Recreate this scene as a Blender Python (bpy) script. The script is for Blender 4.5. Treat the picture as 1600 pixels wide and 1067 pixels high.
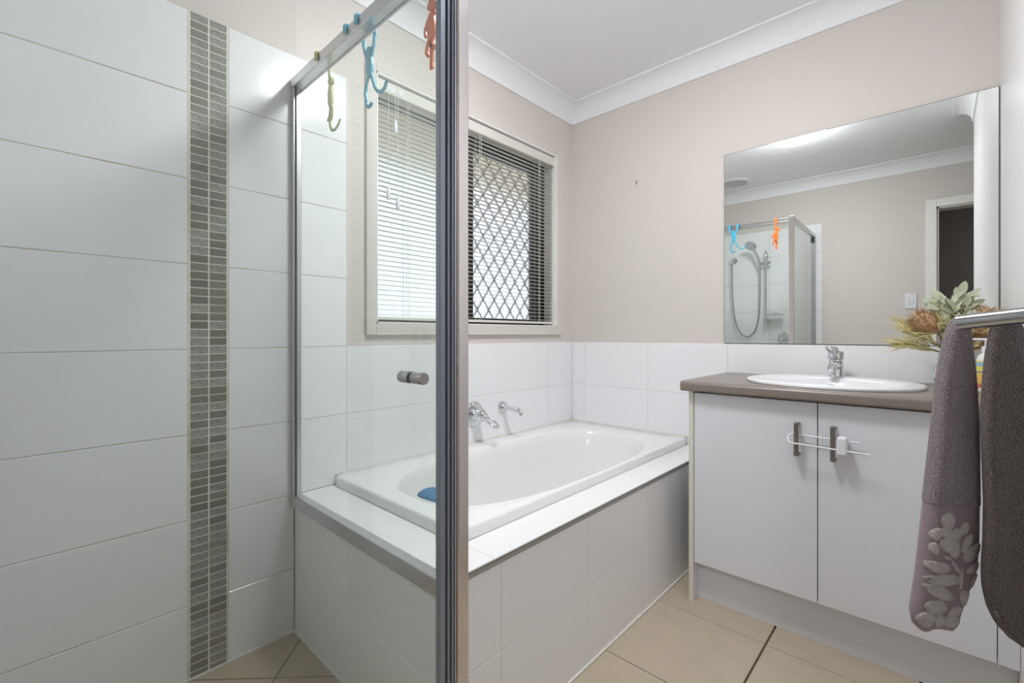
import bpy, math, random
from mathutils import Vector, Matrix

# ------------------------------------------------------------------ camera, world, exposure
for o in list(bpy.data.objects):
    bpy.data.objects.remove(o)
scene = bpy.context.scene
COL = scene.collection
random.seed(7)

EYE = 1.0191                       # camera height
YAW = math.radians(42.85)
cd = bpy.data.cameras.new('camera')
cam = bpy.data.objects.new('camera', cd)
COL.objects.link(cam)
cam.location = (0, 0, EYE)
cam.rotation_euler = (math.pi / 2, 0, YAW - math.pi / 2)
cd.sensor_width = 36
cd.lens = 717 / 1600 * 36
cd.shift_y = -11.5 / 1600
cd.clip_start = 0.02
scene.camera = cam

world = bpy.data.worlds.new('world')
scene.world = world
world.use_nodes = True
bg = world.node_tree.nodes['Background']
bg.inputs[0].default_value = (0.86, 0.92, 1.0, 1)
bg.inputs[1].default_value = 1.55

vs = scene.view_settings
vs.view_transform = 'Standard'
vs.look = 'None'
vs.gamma = 1
vs.use_curve_mapping = False
vs.exposure = 0.12
LAMP_STRENGTH = 64.0
HALL_FILL_STRENGTH = 60.0
LAMP_COLOR = (0.955, 0.975, 1.0)

# ------------------------------------------------------------------ main measures (metres)
D = 1.6246        # window wall
W = 2.2846        # mirror wall
XL = -0.1752      # wall with the doorway
YR = -0.157       # wall with the towel arm
XE = 0.70         # end of that wall
YB = -1.35        # far end of the entry recess
ZC = 2.37         # ceiling
TT = 0.008        # tile thickness

# ------------------------------------------------------------------ materials
def lin(c):
    return tuple((x / 12.92 if x <= 0.04045 else ((x + 0.055) / 1.055) ** 2.4) for x in c)

def srgb(r, g, b):
    return lin((r / 255, g / 255, b / 255)) + (1,)

MATS = {}
def mat(name, col, rough=0.5, metal=0.0, spec=0.5, var=0.0, vscale=8.0, bump=0.0, bscale=40.0,
        rnd=0.0, coat=0.0, sheen=0.0, trans=0.0, stretch=None):
    m = bpy.data.materials.new(name)
    m.use_nodes = True
    nt = m.node_tree
    n, l = nt.nodes, nt.links
    b = n['Principled BSDF']
    b.inputs['Base Color'].default_value = col
    b.inputs['Roughness'].default_value = rough
    b.inputs['Metallic'].default_value = metal
    b.inputs['Specular IOR Level'].default_value = spec
    b.inputs['Coat Weight'].default_value = coat
    b.inputs['Sheen Weight'].default_value = sheen
    b.inputs['Transmission Weight'].default_value = trans
    tc = n.new('ShaderNodeTexCoord')
    src = tc.outputs['Object']
    if stretch:
        mp = n.new('ShaderNodeMapping')
        mp.inputs['Scale'].default_value = stretch
        l.new(src, mp.inputs['Vector'])
        src = mp.outputs['Vector']
    colsock = None
    if var > 0:
        t = n.new('ShaderNodeTexNoise')
        t.inputs['Scale'].default_value = vscale
        t.inputs['Detail'].default_value = 5
        l.new(src, t.inputs['Vector'])
        hsv = n.new('ShaderNodeHueSaturation')
        hsv.inputs['Color'].default_value = col
        mr = n.new('ShaderNodeMapRange')
        mr.inputs['From Min'].default_value = 0.3
        mr.inputs['From Max'].default_value = 0.7
        mr.inputs['To Min'].default_value = 1 - var
        mr.inputs['To Max'].default_value = 1 + var
        l.new(t.outputs['Fac'], mr.inputs['Value'])
        l.new(mr.outputs['Result'], hsv.inputs['Value'])
        colsock = hsv.outputs['Color']
    if rnd > 0:
        oi = n.new('ShaderNodeObjectInfo')
        h2 = n.new('ShaderNodeHueSaturation')
        mr2 = n.new('ShaderNodeMapRange')
        mr2.inputs['To Min'].default_value = 1 - rnd
        mr2.inputs['To Max'].default_value = 1 + rnd
        l.new(oi.outputs['Random'], mr2.inputs['Value'])
        l.new(mr2.outputs['Result'], h2.inputs['Value'])
        if colsock:
            l.new(colsock, h2.inputs['Color'])
        else:
            h2.inputs['Color'].default_value = col
        colsock = h2.outputs['Color']
    if colsock:
        l.new(colsock, b.inputs['Base Color'])
    if bump > 0:
        t = n.new('ShaderNodeTexNoise')
        t.inputs['Scale'].default_value = bscale
        t.inputs['Detail'].default_value = 6
        l.new(src, t.inputs['Vector'])
        bp = n.new('ShaderNodeBump')
        bp.inputs['Strength'].default_value = bump
        bp.inputs['Distance'].default_value = 0.01
        l.new(t.outputs['Fac'], bp.inputs['Height'])
        l.new(bp.outputs['Normal'], b.inputs['Normal'])
    MATS[name] = m
    return m

def emit_mat(name, col, strength):
    m = bpy.data.materials.new(name)
    m.use_nodes = True
    n, l = m.node_tree.nodes, m.node_tree.links
    n.clear()
    e = n.new('ShaderNodeEmission')
    e.inputs[0].default_value = col + (1,)
    e.inputs[1].default_value = strength
    o = n.new('ShaderNodeOutputMaterial')
    l.new(e.outputs[0], o.inputs[0])
    return m

def sheet_glass(name, tint, smudge=0.0):
    """clear sheet: transparent plus Fresnel-weighted mirror reflection"""
    m = bpy.data.materials.new(name)
    m.use_nodes = True
    n, l = m.node_tree.nodes, m.node_tree.links
    n.clear()
    tr = n.new('ShaderNodeBsdfTransparent')
    tr.inputs[0].default_value = tint + (1,)
    gl = n.new('ShaderNodeBsdfGlossy')
    gl.inputs['Roughness'].default_value = 0.0
    lw = n.new('ShaderNodeLayerWeight')
    lw.inputs['Blend'].default_value = 0.5
    pw = n.new('ShaderNodeMath'); pw.operation = 'POWER'; pw.inputs[1].default_value = 5
    l.new(lw.outputs['Facing'], pw.inputs[0])
    ma = n.new('ShaderNodeMath'); ma.operation = 'MULTIPLY_ADD'
    ma.inputs[1].default_value = 0.94; ma.inputs[2].default_value = 0.035
    l.new(pw.outputs[0], ma.inputs[0])
    mx = n.new('ShaderNodeMixShader')
    l.new(ma.outputs[0], mx.inputs[0]); l.new(tr.outputs[0], mx.inputs[1]); l.new(gl.outputs[0], mx.inputs[2])
    last = mx.outputs[0]
    if smudge > 0:                      # thin water-stain film
        tc = n.new('ShaderNodeTexCoord')
        t = n.new('ShaderNodeTexNoise'); t.inputs['Scale'].default_value = 9; t.inputs['Detail'].default_value = 8
        l.new(tc.outputs['Object'], t.inputs['Vector'])
        mr = n.new('ShaderNodeMapRange')
        mr.inputs['From Min'].default_value = 0.35; mr.inputs['From Max'].default_value = 0.75
        mr.inputs['To Min'].default_value = smudge * 0.4; mr.inputs['To Max'].default_value = smudge
        l.new(t.outputs['Fac'], mr.inputs['Value'])
        df = n.new('ShaderNodeBsdfDiffuse'); df.inputs[0].default_value = (0.85, 0.9, 0.87, 1)
        m2 = n.new('ShaderNodeMixShader')
        l.new(mr.outputs[0], m2.inputs[0]); l.new(last, m2.inputs[1]); l.new(df.outputs[0], m2.inputs[2])
        last = m2.outputs[0]
    o = n.new('ShaderNodeOutputMaterial')
    l.new(last, o.inputs[0])
    return m

def rough_glass(name, rough, bump, scale):
    m = bpy.data.materials.new(name)
    m.use_nodes = True
    n, l = m.node_tree.nodes, m.node_tree.links
    n.clear()
    g = n.new('ShaderNodeBsdfGlass')
    g.inputs['Color'].default_value = (0.97, 0.98, 1.0, 1)
    g.inputs['Roughness'].default_value = rough
    g.inputs['IOR'].default_value = 1.4
    tc = n.new('ShaderNodeTexCoord')
    t = n.new('ShaderNodeTexNoise'); t.inputs['Scale'].default_value = scale; t.inputs['Detail'].default_value = 3
    l.new(tc.outputs['Object'], t.inputs['Vector'])
    bp = n.new('ShaderNodeBump'); bp.inputs['Strength'].default_value = bump; bp.inputs['Distance'].default_value = 0.003
    l.new(t.outputs['Fac'], bp.inputs['Height']); l.new(bp.outputs['Normal'], g.inputs['Normal'])
    o = n.new('ShaderNodeOutputMaterial')
    l.new(g.outputs[0], o.inputs[0])
    return m

def grout_mat(name, clean, stain, amount):
    m = bpy.data.materials.new(name)
    m.use_nodes = True
    n, l = m.node_tree.nodes, m.node_tree.links
    b = n['Principled BSDF']
    b.inputs['Roughness'].default_value = 0.8
    tc = n.new('ShaderNodeTexCoord')
    t = n.new('ShaderNodeTexNoise'); t.inputs['Scale'].default_value = 7; t.inputs['Detail'].default_value = 8
    l.new(tc.outputs['Object'], t.inputs['Vector'])
    mr = n.new('ShaderNodeMapRange')
    mr.inputs['From Min'].default_value = 0.62 - amount * 0.5; mr.inputs['From Max'].default_value = 0.8 - amount * 0.3
    l.new(t.outputs['Fac'], mr.inputs['Value'])
    mx = n.new('ShaderNodeMix'); mx.data_type = 'RGBA'
    mx.inputs[6].default_value = clean; mx.inputs[7].default_value = stain
    l.new(mr.outputs[0], mx.inputs[0]); l.new(mx.outputs[2], b.inputs['Base Color'])
    return m

M = dict(
    paint=mat('beige wall paint', srgb(224, 216, 210), 0.55, var=0.012, vscale=3, bump=0.03, bscale=180),
    paint_light=mat('pale wall paint', srgb(236, 234, 233), 0.42, var=0.01, vscale=3, bump=0.02, bscale=180),
    trimpaint=mat('beige gloss trim paint', srgb(224, 217, 210), 0.35),
    white_trim=mat('cream white reveal paint', srgb(249, 248, 244), 0.4),
    ceiling=mat('white ceiling paint', srgb(249, 250, 252), 0.7, var=0.004, vscale=2),
    cornice=mat('white cornice paint', srgb(249, 250, 252), 0.55),
    tile=mat('gloss white wall tile', srgb(248, 249, 251), 0.15, spec=0.5, var=0.006, vscale=3, rnd=0.008, coat=0.1),
    hobtile=mat('gloss white bath tile', srgb(244, 244, 244), 0.16, spec=0.5, var=0.006, vscale=3, rnd=0.008),
    floortile=mat('beige floor tile', srgb(186, 172, 152), 0.38, var=0.045, vscale=11, rnd=0.02, bump=0.03, bscale=60),
    grout=grout_mat('pale grout', srgb(226, 226, 222), srgb(205, 200, 188), 0.25),
    grout_old=grout_mat('stained shower grout', srgb(218, 217, 210), srgb(186, 168, 130), 0.5),
    mosgrout=grout_mat('pale mosaic grout', srgb(232, 230, 220), srgb(200, 186, 150), 0.3),
    caulk=mat('white silicone', srgb(238, 237, 232), 0.4),
    dimmed_chrome=mat('chrome dimmed for dark reflection', (0.5, 0.51, 0.53, 1), 0.06, metal=1.0),  # chrome copy for the towel arm, a dark doorway's reflection put into its colour
    strip=mat('grey edge strip', srgb(168, 165, 161), 0.4, metal=0.3),
    floorgrout=mat('brown floor grout', srgb(104, 90, 74), 0.9, var=0.1, vscale=20),
    mosaicA=mat('smooth grey glass mosaic', srgb(132, 131, 121), 0.28, var=0.12, vscale=60, rnd=0.14, bump=0.15, bscale=140, stretch=(1, 1, 3)),
    mosaicB=mat('crackled silver grey mosaic', srgb(156, 155, 148), 0.3, var=0.28, vscale=130, rnd=0.1, bump=0.6, bscale=130),
    chrome=mat('chrome', (0.70, 0.71, 0.73, 1), 0.06, metal=1.0),
    satin=mat('satin silver aluminium', srgb(206, 206, 208), 0.3, metal=1.0, var=0.03, vscale=20, stretch=(1, 1, 0.1)),
    bright_alu=mat('polished aluminium', srgb(220, 214, 212), 0.22, metal=1.0, var=0.03, vscale=20, stretch=(1, 1, 0.1)),
    gasket=mat('dark grey rubber seal', srgb(70, 76, 82), 0.45),
    anod=mat('blue grey anodised aluminium', srgb(146, 153, 166), 0.4, metal=0.5),
    knobdark=mat('brushed dark steel', srgb(196, 194, 192), 0.25, metal=1.0),
    acrylic=mat('white bath acrylic', srgb(244, 244, 243), 0.14, spec=0.5),
    ceramic=mat('white ceramic', srgb(240, 240, 242), 0.08, spec=0.55),
    cab=mat('white satin cabinet laminate', srgb(230, 231, 237), 0.32),
    cabedge=mat('cream cabinet edging', srgb(228, 224, 212), 0.4),
    bench=mat('taupe laminate bench', srgb(134, 123, 115), 0.3, var=0.05, vscale=90),
    handle=mat('brushed bronze nickel', srgb(140, 134, 126), 0.35, metal=0.85),
    plastic=mat('white plastic', srgb(238, 239, 243), 0.35),
    slat=mat('cream white blind slat', srgb(228, 226, 218), 0.4),
    cordm=mat('white blind cord', srgb(232, 231, 226), 0.7),
    blackalu=mat('black window aluminium', srgb(20, 21, 23), 0.4),
    grille=mat('dark grey screen grille', srgb(96, 98, 106), 0.5),
    mirror=mat('silvered mirror', (0.86, 0.885, 0.87, 1), 0.0, metal=1.0),
    mirroredge=mat('dark mirror edge', srgb(70, 78, 74), 0.3),
    glass=sheet_glass('shower glass', (0.968, 0.984, 0.975), 0.028),
    jar=mat('jar glass', (1, 1, 1, 1), 0.0, trans=1.0),
    obscure=rough_glass('obscure window glass', 0.26, 0.35, 160),
    obscure2=rough_glass('sash window glass', 0.23, 0.25, 160),
    soffit=mat('cream eave lining', srgb(238, 224, 192), 0.7),
    ground=mat('grey concrete path', srgb(205, 203, 196), 0.9, var=0.08),
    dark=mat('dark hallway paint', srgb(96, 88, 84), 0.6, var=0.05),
    towelA=mat('mauve grey terry cloth', srgb(152, 137, 141), 0.95, spec=0.1, var=0.34, vscale=330, bump=1.0, bscale=330, sheen=0.5),
    towelAflat=mat('mauve grey flat weave', srgb(146, 131, 136), 0.9, spec=0.1, var=0.06, vscale=300, bump=0.25, bscale=500, sheen=0.3),
    motif=mat('pale grey jacquard terry', srgb(205, 197, 196), 0.95, spec=0.1, var=0.16, vscale=380, bump=0.8, bscale=380, sheen=0.4),
    towelB=mat('dark charcoal brown terry cloth', srgb(112, 101, 98), 0.95, spec=0.1, var=0.45, vscale=330, bump=1.0, bscale=330, sheen=0.35),
    hem=mat('charcoal flat hem', srgb(112, 104, 100), 0.9, spec=0.1),
    blue=mat('sky blue plastic', srgb(84, 178, 208), 0.4),
    green=mat('olive green plastic', srgb(172, 172, 72), 0.4),
    orange=mat('orange plastic', srgb(236, 112, 44), 0.4),
    sponge=mat('blue bath sponge', srgb(70, 130, 175), 0.85, var=0.15, vscale=90, bump=0.5, bscale=120),
    leafA=mat('dried sage green leaf', srgb(206, 212, 184), 0.6, rnd=0.22, var=0.08, vscale=40),
    leafB=mat('dried straw green leaf', srgb(236, 226, 172), 0.6, rnd=0.18, var=0.1, vscale=40),
    stemm=mat('dried stem', srgb(150, 140, 96), 0.7),
    banksia=mat('dried brown banksia', srgb(200, 164, 128), 0.85, var=0.3, vscale=90),
    bottlewhite=mat('white bottle plastic', srgb(240, 240, 238), 0.3),
    lab_y=mat('yellow green label print', srgb(222, 219, 110), 0.4),
    lab_b=mat('pale blue label print', srgb(150, 190, 220), 0.4),
    lab_r=mat('red label print', srgb(222, 110, 104), 0.4),
    lab_o=mat('orange label print', srgb(240, 188, 100), 0.4),
    lab_v=mat('violet label print', srgb(150, 110, 160), 0.4),
    lab_g=mat('green label print', srgb(70, 120, 80), 0.4),
    fan=mat('dark fan grille', srgb(70, 68, 66), 0.6),
    lampglass=emit_mat('lit lamp diffuser', LAMP_COLOR, LAMP_STRENGTH),
    fillglass_hall=emit_mat('lit hall fill diffuser', LAMP_COLOR, HALL_FILL_STRENGTH),
    soap=mat('orange soap', srgb(220, 170, 120), 0.5),
    brass=mat('brass hook', srgb(150, 125, 70), 0.4, metal=0.7),
    hose=mat('ribbed steel hose', srgb(170, 170, 168), 0.3, metal=1.0, bump=0.5, bscale=200),
)

# ------------------------------------------------------------------ mesh helpers
class MB:
    def __init__(self):
        self.v, self.f, self.mi = [], [], []
        self.slots = []

    def add(self, verts, faces, slot=0):
        b = len(self.v)
        self.v += [tuple(p) for p in verts]
        self.f += [tuple(b + i for i in f) for f in faces]
        self.mi += [slot] * len(faces)
        return self

    def box(self, x0, x1, y0, y1, z0, z1, slot=0):
        v = [(x, y, z) for x in (x0, x1) for y in (y0, y1) for z in (z0, z1)]
        f = [(0, 1, 3, 2), (4, 6, 7, 5), (0, 4, 5, 1), (2, 3, 7, 6), (0, 2, 6, 4), (1, 5, 7, 3)]
        return self.add(v, f, slot)

    def loft(self, rings, closed=True, cap0=False, cap1=False, slot=0):
        n = len(rings[0])
        v = [p for r in rings for p in r]
        f = []
        for i in range(len(rings) - 1):
            for j in range(n if closed else n - 1):
                k = (j + 1) % n
                f.append((i * n + j, i * n + k, (i + 1) * n + k, (i + 1) * n + j))
        if cap0:
            f.append(tuple(reversed(range(n))))
        if cap1:
            f.append(tuple((len(rings) - 1) * n + j for j in range(n)))
        return self.add(v, f, slot)

    def tube(self, path, r, n=10, cap=True, slot=0, squash=1.0):
        path = [Vector(p) for p in path]
        m = len(path)
        rr = r if isinstance(r, (list, tuple)) else [r] * m
        tang = []
        for i in range(m):
            a, b = path[max(i - 1, 0)], path[min(i + 1, m - 1)]
            tang.append((b - a).normalized())
        t = tang[0]
        u = t.orthogonal().normalized()
        rings = []
        for i in range(m):
            if i:
                q = tang[i - 1].rotation_difference(tang[i])
                u = (q @ u).normalized()
            w = tang[i].cross(u).normalized()
            rings.append([path[i] + (u * math.cos(2 * math.pi * j / n) + w * math.sin(2 * math.pi * j / n) * squash) * rr[i] for j in range(n)])
        return self.loft(rings, True, cap, cap, slot)

    def cyl(self, p0, p1, r, n=24, r1=None, slot=0):
        return self.tube([p0, p1], [r, r if r1 is None else r1], n, True, slot)

    def lathe(self, prof, c, axis='z', n=40, slot=0, cap0=True, cap1=True):
        """prof: (radius, height) pairs along an axis from point c"""
        cx, cy, cz = c
        rings = []
        for r, h in prof:
            ring = []
            for j in range(n):
                a = 2 * math.pi * j / n
                p, q = r * math.cos(a), r * math.sin(a)
                if axis == 'z':
                    ring.append((cx + p, cy + q, cz + h))
                elif axis == 'y-':
                    ring.append((cx + p, cy - h, cz + q))
                elif axis == 'x+':
                    ring.append((cx + h, cy + p, cz + q))
                elif axis == 'z-':
                    ring.append((cx + p, cy + q, cz - h))
            rings.append(ring)
        return self.loft(rings, True, cap0, cap1, slot)

    def prism(self, poly, d0, d1, plane='yz', slot=0):
        """extrude a 2-D outline between two depths"""
        def P(a, b, d):
            return {'yz': (d, a, b), 'xz': (a, d, b), 'xy': (a, b, d)}[plane]
        n = len(poly)
        v = [P(a, b, d0) for a, b in poly] + [P(a, b, d1) for a, b in poly]
        f = [tuple(range(n)), tuple(n + i for i in reversed(range(n)))]
        for i in range(n):
            j = (i + 1) % n
            f.append((i, i + n, j + n, j))
        return self.add(v, f, slot)

    def build(self, name, mats, parent=None, smooth=False, bevel=0.0, seg=2, auto=None, fixn=True):
        me = bpy.data.meshes.new(name)
        me.from_pydata(self.v, [], self.f)
        mats = mats if isinstance(mats, (list, tuple)) else [mats]
        for m in mats:
            me.materials.append(m)
        if len(mats) > 1:
            for p, s in zip(me.polygons, self.mi):
                p.material_index = s
        if fixn:
            import bmesh
            bm = bmesh.new(); bm.from_mesh(me)
            bmesh.ops.recalc_face_normals(bm, faces=bm.faces)
            bm.to_mesh(me); bm.free()
        if smooth:
            for p in me.polygons:
                p.use_smooth = True
            if auto:
                me.set_sharp_from_angle(angle=math.radians(auto))
        o = bpy.data.objects.new(name, me)
        COL.objects.link(o)
        if bevel > 0:
            b = o.modifiers.new('bevel', 'BEVEL')
            b.width = bevel; b.segments = seg; b.limit_method = 'ANGLE'
        adopt(o, parent)
        return o

def adopt(o, parent):
    if parent is not None:
        o.parent = parent
        if parent.type == 'EMPTY':
            o.matrix_parent_inverse = Matrix.Translation(-Vector(parent.location))

def tag(o, label, cat, group=None):
    o['label'] = label
    o['category'] = cat
    if group:
        o['group'] = group
    return o

def thing(name, loc, label, cat, group=None):
    e = bpy.data.objects.new(name, None)
    e.empty_display_size = 0.05
    COL.objects.link(e)
    e.location = loc
    return tag(e, label, cat, group)

def structure(o):
    o['kind'] = 'structure'
    return o

def bx(*a):
    return MB().box(*a)

# ------------------------------------------------------------------ tiles
TILES = {}
def tile(parent, name, material, loc, w, h, rot=0, flat=False, t=TT, c=0.0014):
    key = (round(w, 4), round(h, 4), t, material.name, name)
    me = TILES.get(key)
    if me is None:
        v = [(0, 0, 0), (w, 0, 0), (w, 0, h), (0, 0, h),
             (0, -t + c, 0), (w, -t + c, 0), (w, -t + c, h), (0, -t + c, h),
             (c, -t, c), (w - c, -t, c), (w - c, -t, h - c), (c, -t, h - c)]
        f = [(8, 9, 10, 11)]
        for a in range(4):
            b = (a + 1) % 4
            f.append((a, b, 4 + b, 4 + a))
            f.append((4 + a, 4 + b, 8 + b, 8 + a))
        me = bpy.data.meshes.new(name)
        me.from_pydata(v, [], f)
        me.materials.append(material)
        TILES[key] = me
    o = bpy.data.objects.new(name, me)
    COL.objects.link(o)
    o.location = loc
    if flat:
        o.rotation_euler = (-math.pi / 2, 0, 0)
    else:
        o.rotation_euler = (0, 0, rot)
    adopt(o, parent)
    if parent.type == 'EMPTY':
        pass
    return o

G = 0.0018
def tile_field(parent, material, face, plane, us, zs, name='tile'):
    """us / zs: joint lines; face: 'back' (looks -Y), 'right' (looks -X), 'left' (looks +X), 'up'"""
    for i in range(len(us) - 1):
        for k in range(len(zs) - 1):
            a, b, z0, z1 = us[i] + G / 2, us[i + 1] - G / 2, zs[k] + G / 2, zs[k + 1] - G / 2
            if b - a < 0.006 or z1 - z0 < 0.006:
                continue
            if face == 'back':
                tile(parent, name, material, (a, plane, z0), b - a, z1 - z0)
            elif face == 'right':
                tile(parent, name, material, (plane, b, z0), b - a, z1 - z0, -math.pi / 2)
            elif face == 'left':
                tile(parent, name, material, (plane, a, z0), b - a, z1 - z0, math.pi / 2)
            elif face == 'up':
                tile(parent, name, material, (a, z0, plane), b - a, z1 - z0, flat=True)

ROWS = [0.0, 0.2178, 0.4698, 0.7218, 0.9737, 1.2257, 1.4777, 1.7297, 1.975]

# ------------------------------------------------------------------ room shell
# window opening
OX0, OX1, OZ0, OZ1 = 0.956, 2.116, 1.062, 2.048
mb = MB()
mb.box(XL - 0.15, OX0, D, D + 0.2, -0.1, ZC + 0.1)
mb.box(OX1, W + 0.15, D, D + 0.2, -0.1, ZC + 0.1)
mb.box(OX0, OX1, D, D + 0.2, -0.1, OZ0)
mb.box(OX0, OX1, D, D + 0.2, OZ1, ZC + 0.1)
wall_back = structure(mb.build('wall_back', M['paint']))
wall_right = structure(bx(W, W + 0.15, YR - 0.15, D, -0.1, ZC + 0.1).build('wall_right', M['paint']))
wall_front = structure(bx(XE, W, YR - 0.12, YR, -0.1, ZC + 0.1).build('wall_front', M['paint_light']))
structure(bx(XE, XE + 0.12, YB, YR - 0.12, -0.1, ZC + 0.1).build('wall_recess_side', M['paint_light']))
structure(bx(XL - 0.15, XE + 0.12, YB - 0.12, YB, -0.1, ZC + 0.1).build('wall_recess_end', M['paint_light']))
# wall with the doorway: opening Y -0.80..0.011, head 1.985
DY0, DY1, DZ = -0.80, 0.011, 1.985
mb = MB()
mb.box(XL - 0.11, XL, DY1, D, -0.1, ZC + 0.1)
mb.box(XL - 0.11, XL, YB, DY0, -0.1, ZC + 0.1)
mb.box(XL - 0.11, XL, DY0, DY1, DZ, ZC + 0.1)
wall_left = structure(mb.build('wall_left', M['paint']))
ceiling = structure(bx(XL - 0.2, W + 0.15, YB - 0.1, D + 0.2, ZC, ZC + 0.1).build('ceiling', M['ceiling']))
floor = structure(bx(XL - 0.2, W + 0.1, YB - 0.1, D + 0.1, -0.1, -0.008).build('floor', M['floorgrout']))

# floor tiles
fx = [XL] + [1.672 - 0.379 * k for k in range(4, -1, -1)] + [2.051, W]
fx = sorted(set([round(v, 4) for v in fx if v >= XL]))
fy = [0.4147 - 0.379 * k for k in range(4, -1, -1)]
SG = 0.004
def floor_tile(x0, x1, y0, y1):
    if x1 - x0 > 0.03 and y1 - y0 > 0.02:
        tile(floor, 'floor_tile', M['floortile'], (x0 + 0.0014, y0 + 0.003, -0.008), x1 - x0 - 0.0028, y1 - y0 - 0.006, flat=True, t=0.008, c=0.001)
ys = [YB] + [v for v in fy if v > YB] + [0.7885]
for i in range(len(fx) - 1):
    for k in range(len(ys) - 1):
        if ys[k + 1] <= YR and fx[i] >= XE:
            continue
        floor_tile(fx[i], fx[i + 1], ys[k], ys[k + 1])

# shower floor: tiles laid on the diagonal, each cut to the enclosure
def clip(poly, x0, x1, y0, y1):
    def cut(P, f, inter):
        out = []
        for i in range(len(P)):
            a, b = P[i], P[(i + 1) % len(P)]
            fa, fb = f(a), f(b)
            if fa:
                out.append(a)
            if fa != fb:
                out.append(inter(a, b))
        return out
    def ix(x):
        return lambda a, b: (x, a[1] + (b[1] - a[1]) * (x - a[0]) / (b[0] - a[0]))
    def iy(y):
        return lambda a, b: (a[0] + (b[0] - a[0]) * (y - a[1]) / (b[1] - a[1]), y)
    for f, it in ((lambda p: p[0] >= x0, ix(x0)), (lambda p: p[0] <= x1, ix(x1)), (lambda p: p[1] >= y0, iy(y0)), (lambda p: p[1] <= y1, iy(y1))):
        if poly:
            poly = cut(poly, f, it)
    return poly
cx0, cy0, pt = 0.520, 1.440, 0.379
r2 = math.sqrt(0.5)
for i in range(-5, 6):
    for k in range(-5, 6):
        g = 0.002
        q = [(i * pt + g, k * pt + g), ((i + 1) * pt - g, k * pt + g), ((i + 1) * pt - g, (k + 1) * pt - g), (i * pt + g, (k + 1) * pt - g)]
        P = [(cx0 + (a - b) * r2, cy0 + (a + b) * r2) for a, b in q]
        P = clip(P, XL + TT + 0.002, 0.645, 0.792, D - TT - 0.002)
        if len(P) >= 3:
            MB().prism(P, -0.008, 0.0, 'xy').build('shower_floor_tile', M['floortile'], floor)

# wall tiles: window wall
structure(bx(XL + TT, 0.643, D - TT - 0.004, D - TT, 0, 0.004).build('trim_7', M['caulk']))
bx(XL, 0.836, D - 0.0068, D, 0, 1.975).build('grout_bed', M['grout_old'], wall_back)
bx(0.836, W, D - 0.0068, D, 0.4, 0.9737).build('grout_bed', M['grout'], wall_back)
tile_field(wall_back, M['tile'], 'back', D, [XL + TT, -0.064, 0.3405], ROWS)
tile_field(wall_back, M['tile'], 'back', D, [0.4465, 0.645], ROWS[:3])
tile_field(wall_back, M['tile'], 'back', D, [0.4465, 0.836], ROWS[2:])
tile_field(wall_back, M['tile'], 'back', D, [0.836, 1.239, 1.642, 2.036, W - TT], ROWS[2:5])
# mosaic strip, two columns
bx(0.3405, 0.4465, D - 0.0071, D, 0, 1.975).build('mosaic_grout', M['mosgrout'], wall_back)
mz = 0.0
rowsn = int(1.975 / 0.02477)
for k in range(rowsn + 1):
    z0, z1 = 1.975 - (k + 1) * 0.02477 + 0.0012, 1.975 - k * 0.02477 - 0.0012
    z0 = max(z0, 0.001)
    if z1 - z0 < 0.006:
        continue
    for c_, (a, b) in enumerate(((0.3475, 0.3925), (0.3965, 0.4415))):
        crackle = random.random() < 0.45
        tile(wall_back, 'mosaic_tile', M['mosaicB'] if crackle else M['mosaicA'], (a, D, z0), b - a, z1 - z0,
             t=0.0079, c=0.0010)
# mirror wall tiles
bx(W - 0.0068, W, YR, D, 0.4, 0.9737).build('grout_bed', M['grout'], wall_right)
tile_field(wall_right, M['tile'], 'right', W, [0.726, 1.129, 1.530, D - TT], ROWS[2:5])
tile_field(wall_right, M['tile'], 'right', W, [YR, -0.077, 0.325, 0.726], ROWS[3:5])
# shower side wall tiles
bx(XL, XL + 0.0068, 0.735, D, 0, 1.972).build('grout_bed', M['grout_old'], wall_left)
tile_field(wall_left, M['tile'], 'left', XL, [0.733, 1.137, 1.540, D - TT], ROWS)

# cornice runs (cove profile)
prof = [(0.0, ZC)]
prof += [(0.0, ZC - 0.09), (0.008, ZC - 0.09)]
for k in range(9):
    a = math.pi / 2 * k / 8
    prof.append((0.008 + 0.074 * (1 - math.cos(a)), ZC - 0.082 + 0.074 * math.sin(a)))
prof += [(0.09, ZC - 0.008), (0.09, ZC)]
def ccorner(x, y, sx, sy):
    return lambda d: (x + sx * d, y + sy * d)
corners = [ccorner(XL, YB, 1, 1), ccorner(XL, D, 1, -1), ccorner(W, D, -1, -1), ccorner(W, YR, -1, 1), ccorner(XE, YR, -1, 1), ccorner(XE, YB, -1, 1)]
for i in range(6):
    a, b = corners[i], corners[(i + 1) % 6]
    ring0 = [a(d) + (z,) for d, z in prof]
    ring1 = [b(d) + (z,) for d, z in prof]
    structure(MB().loft([ring0, ring1], True, True, True).build('trim_%d' % (i + 1), M['cornice'], smooth=True, auto=25))

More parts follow.
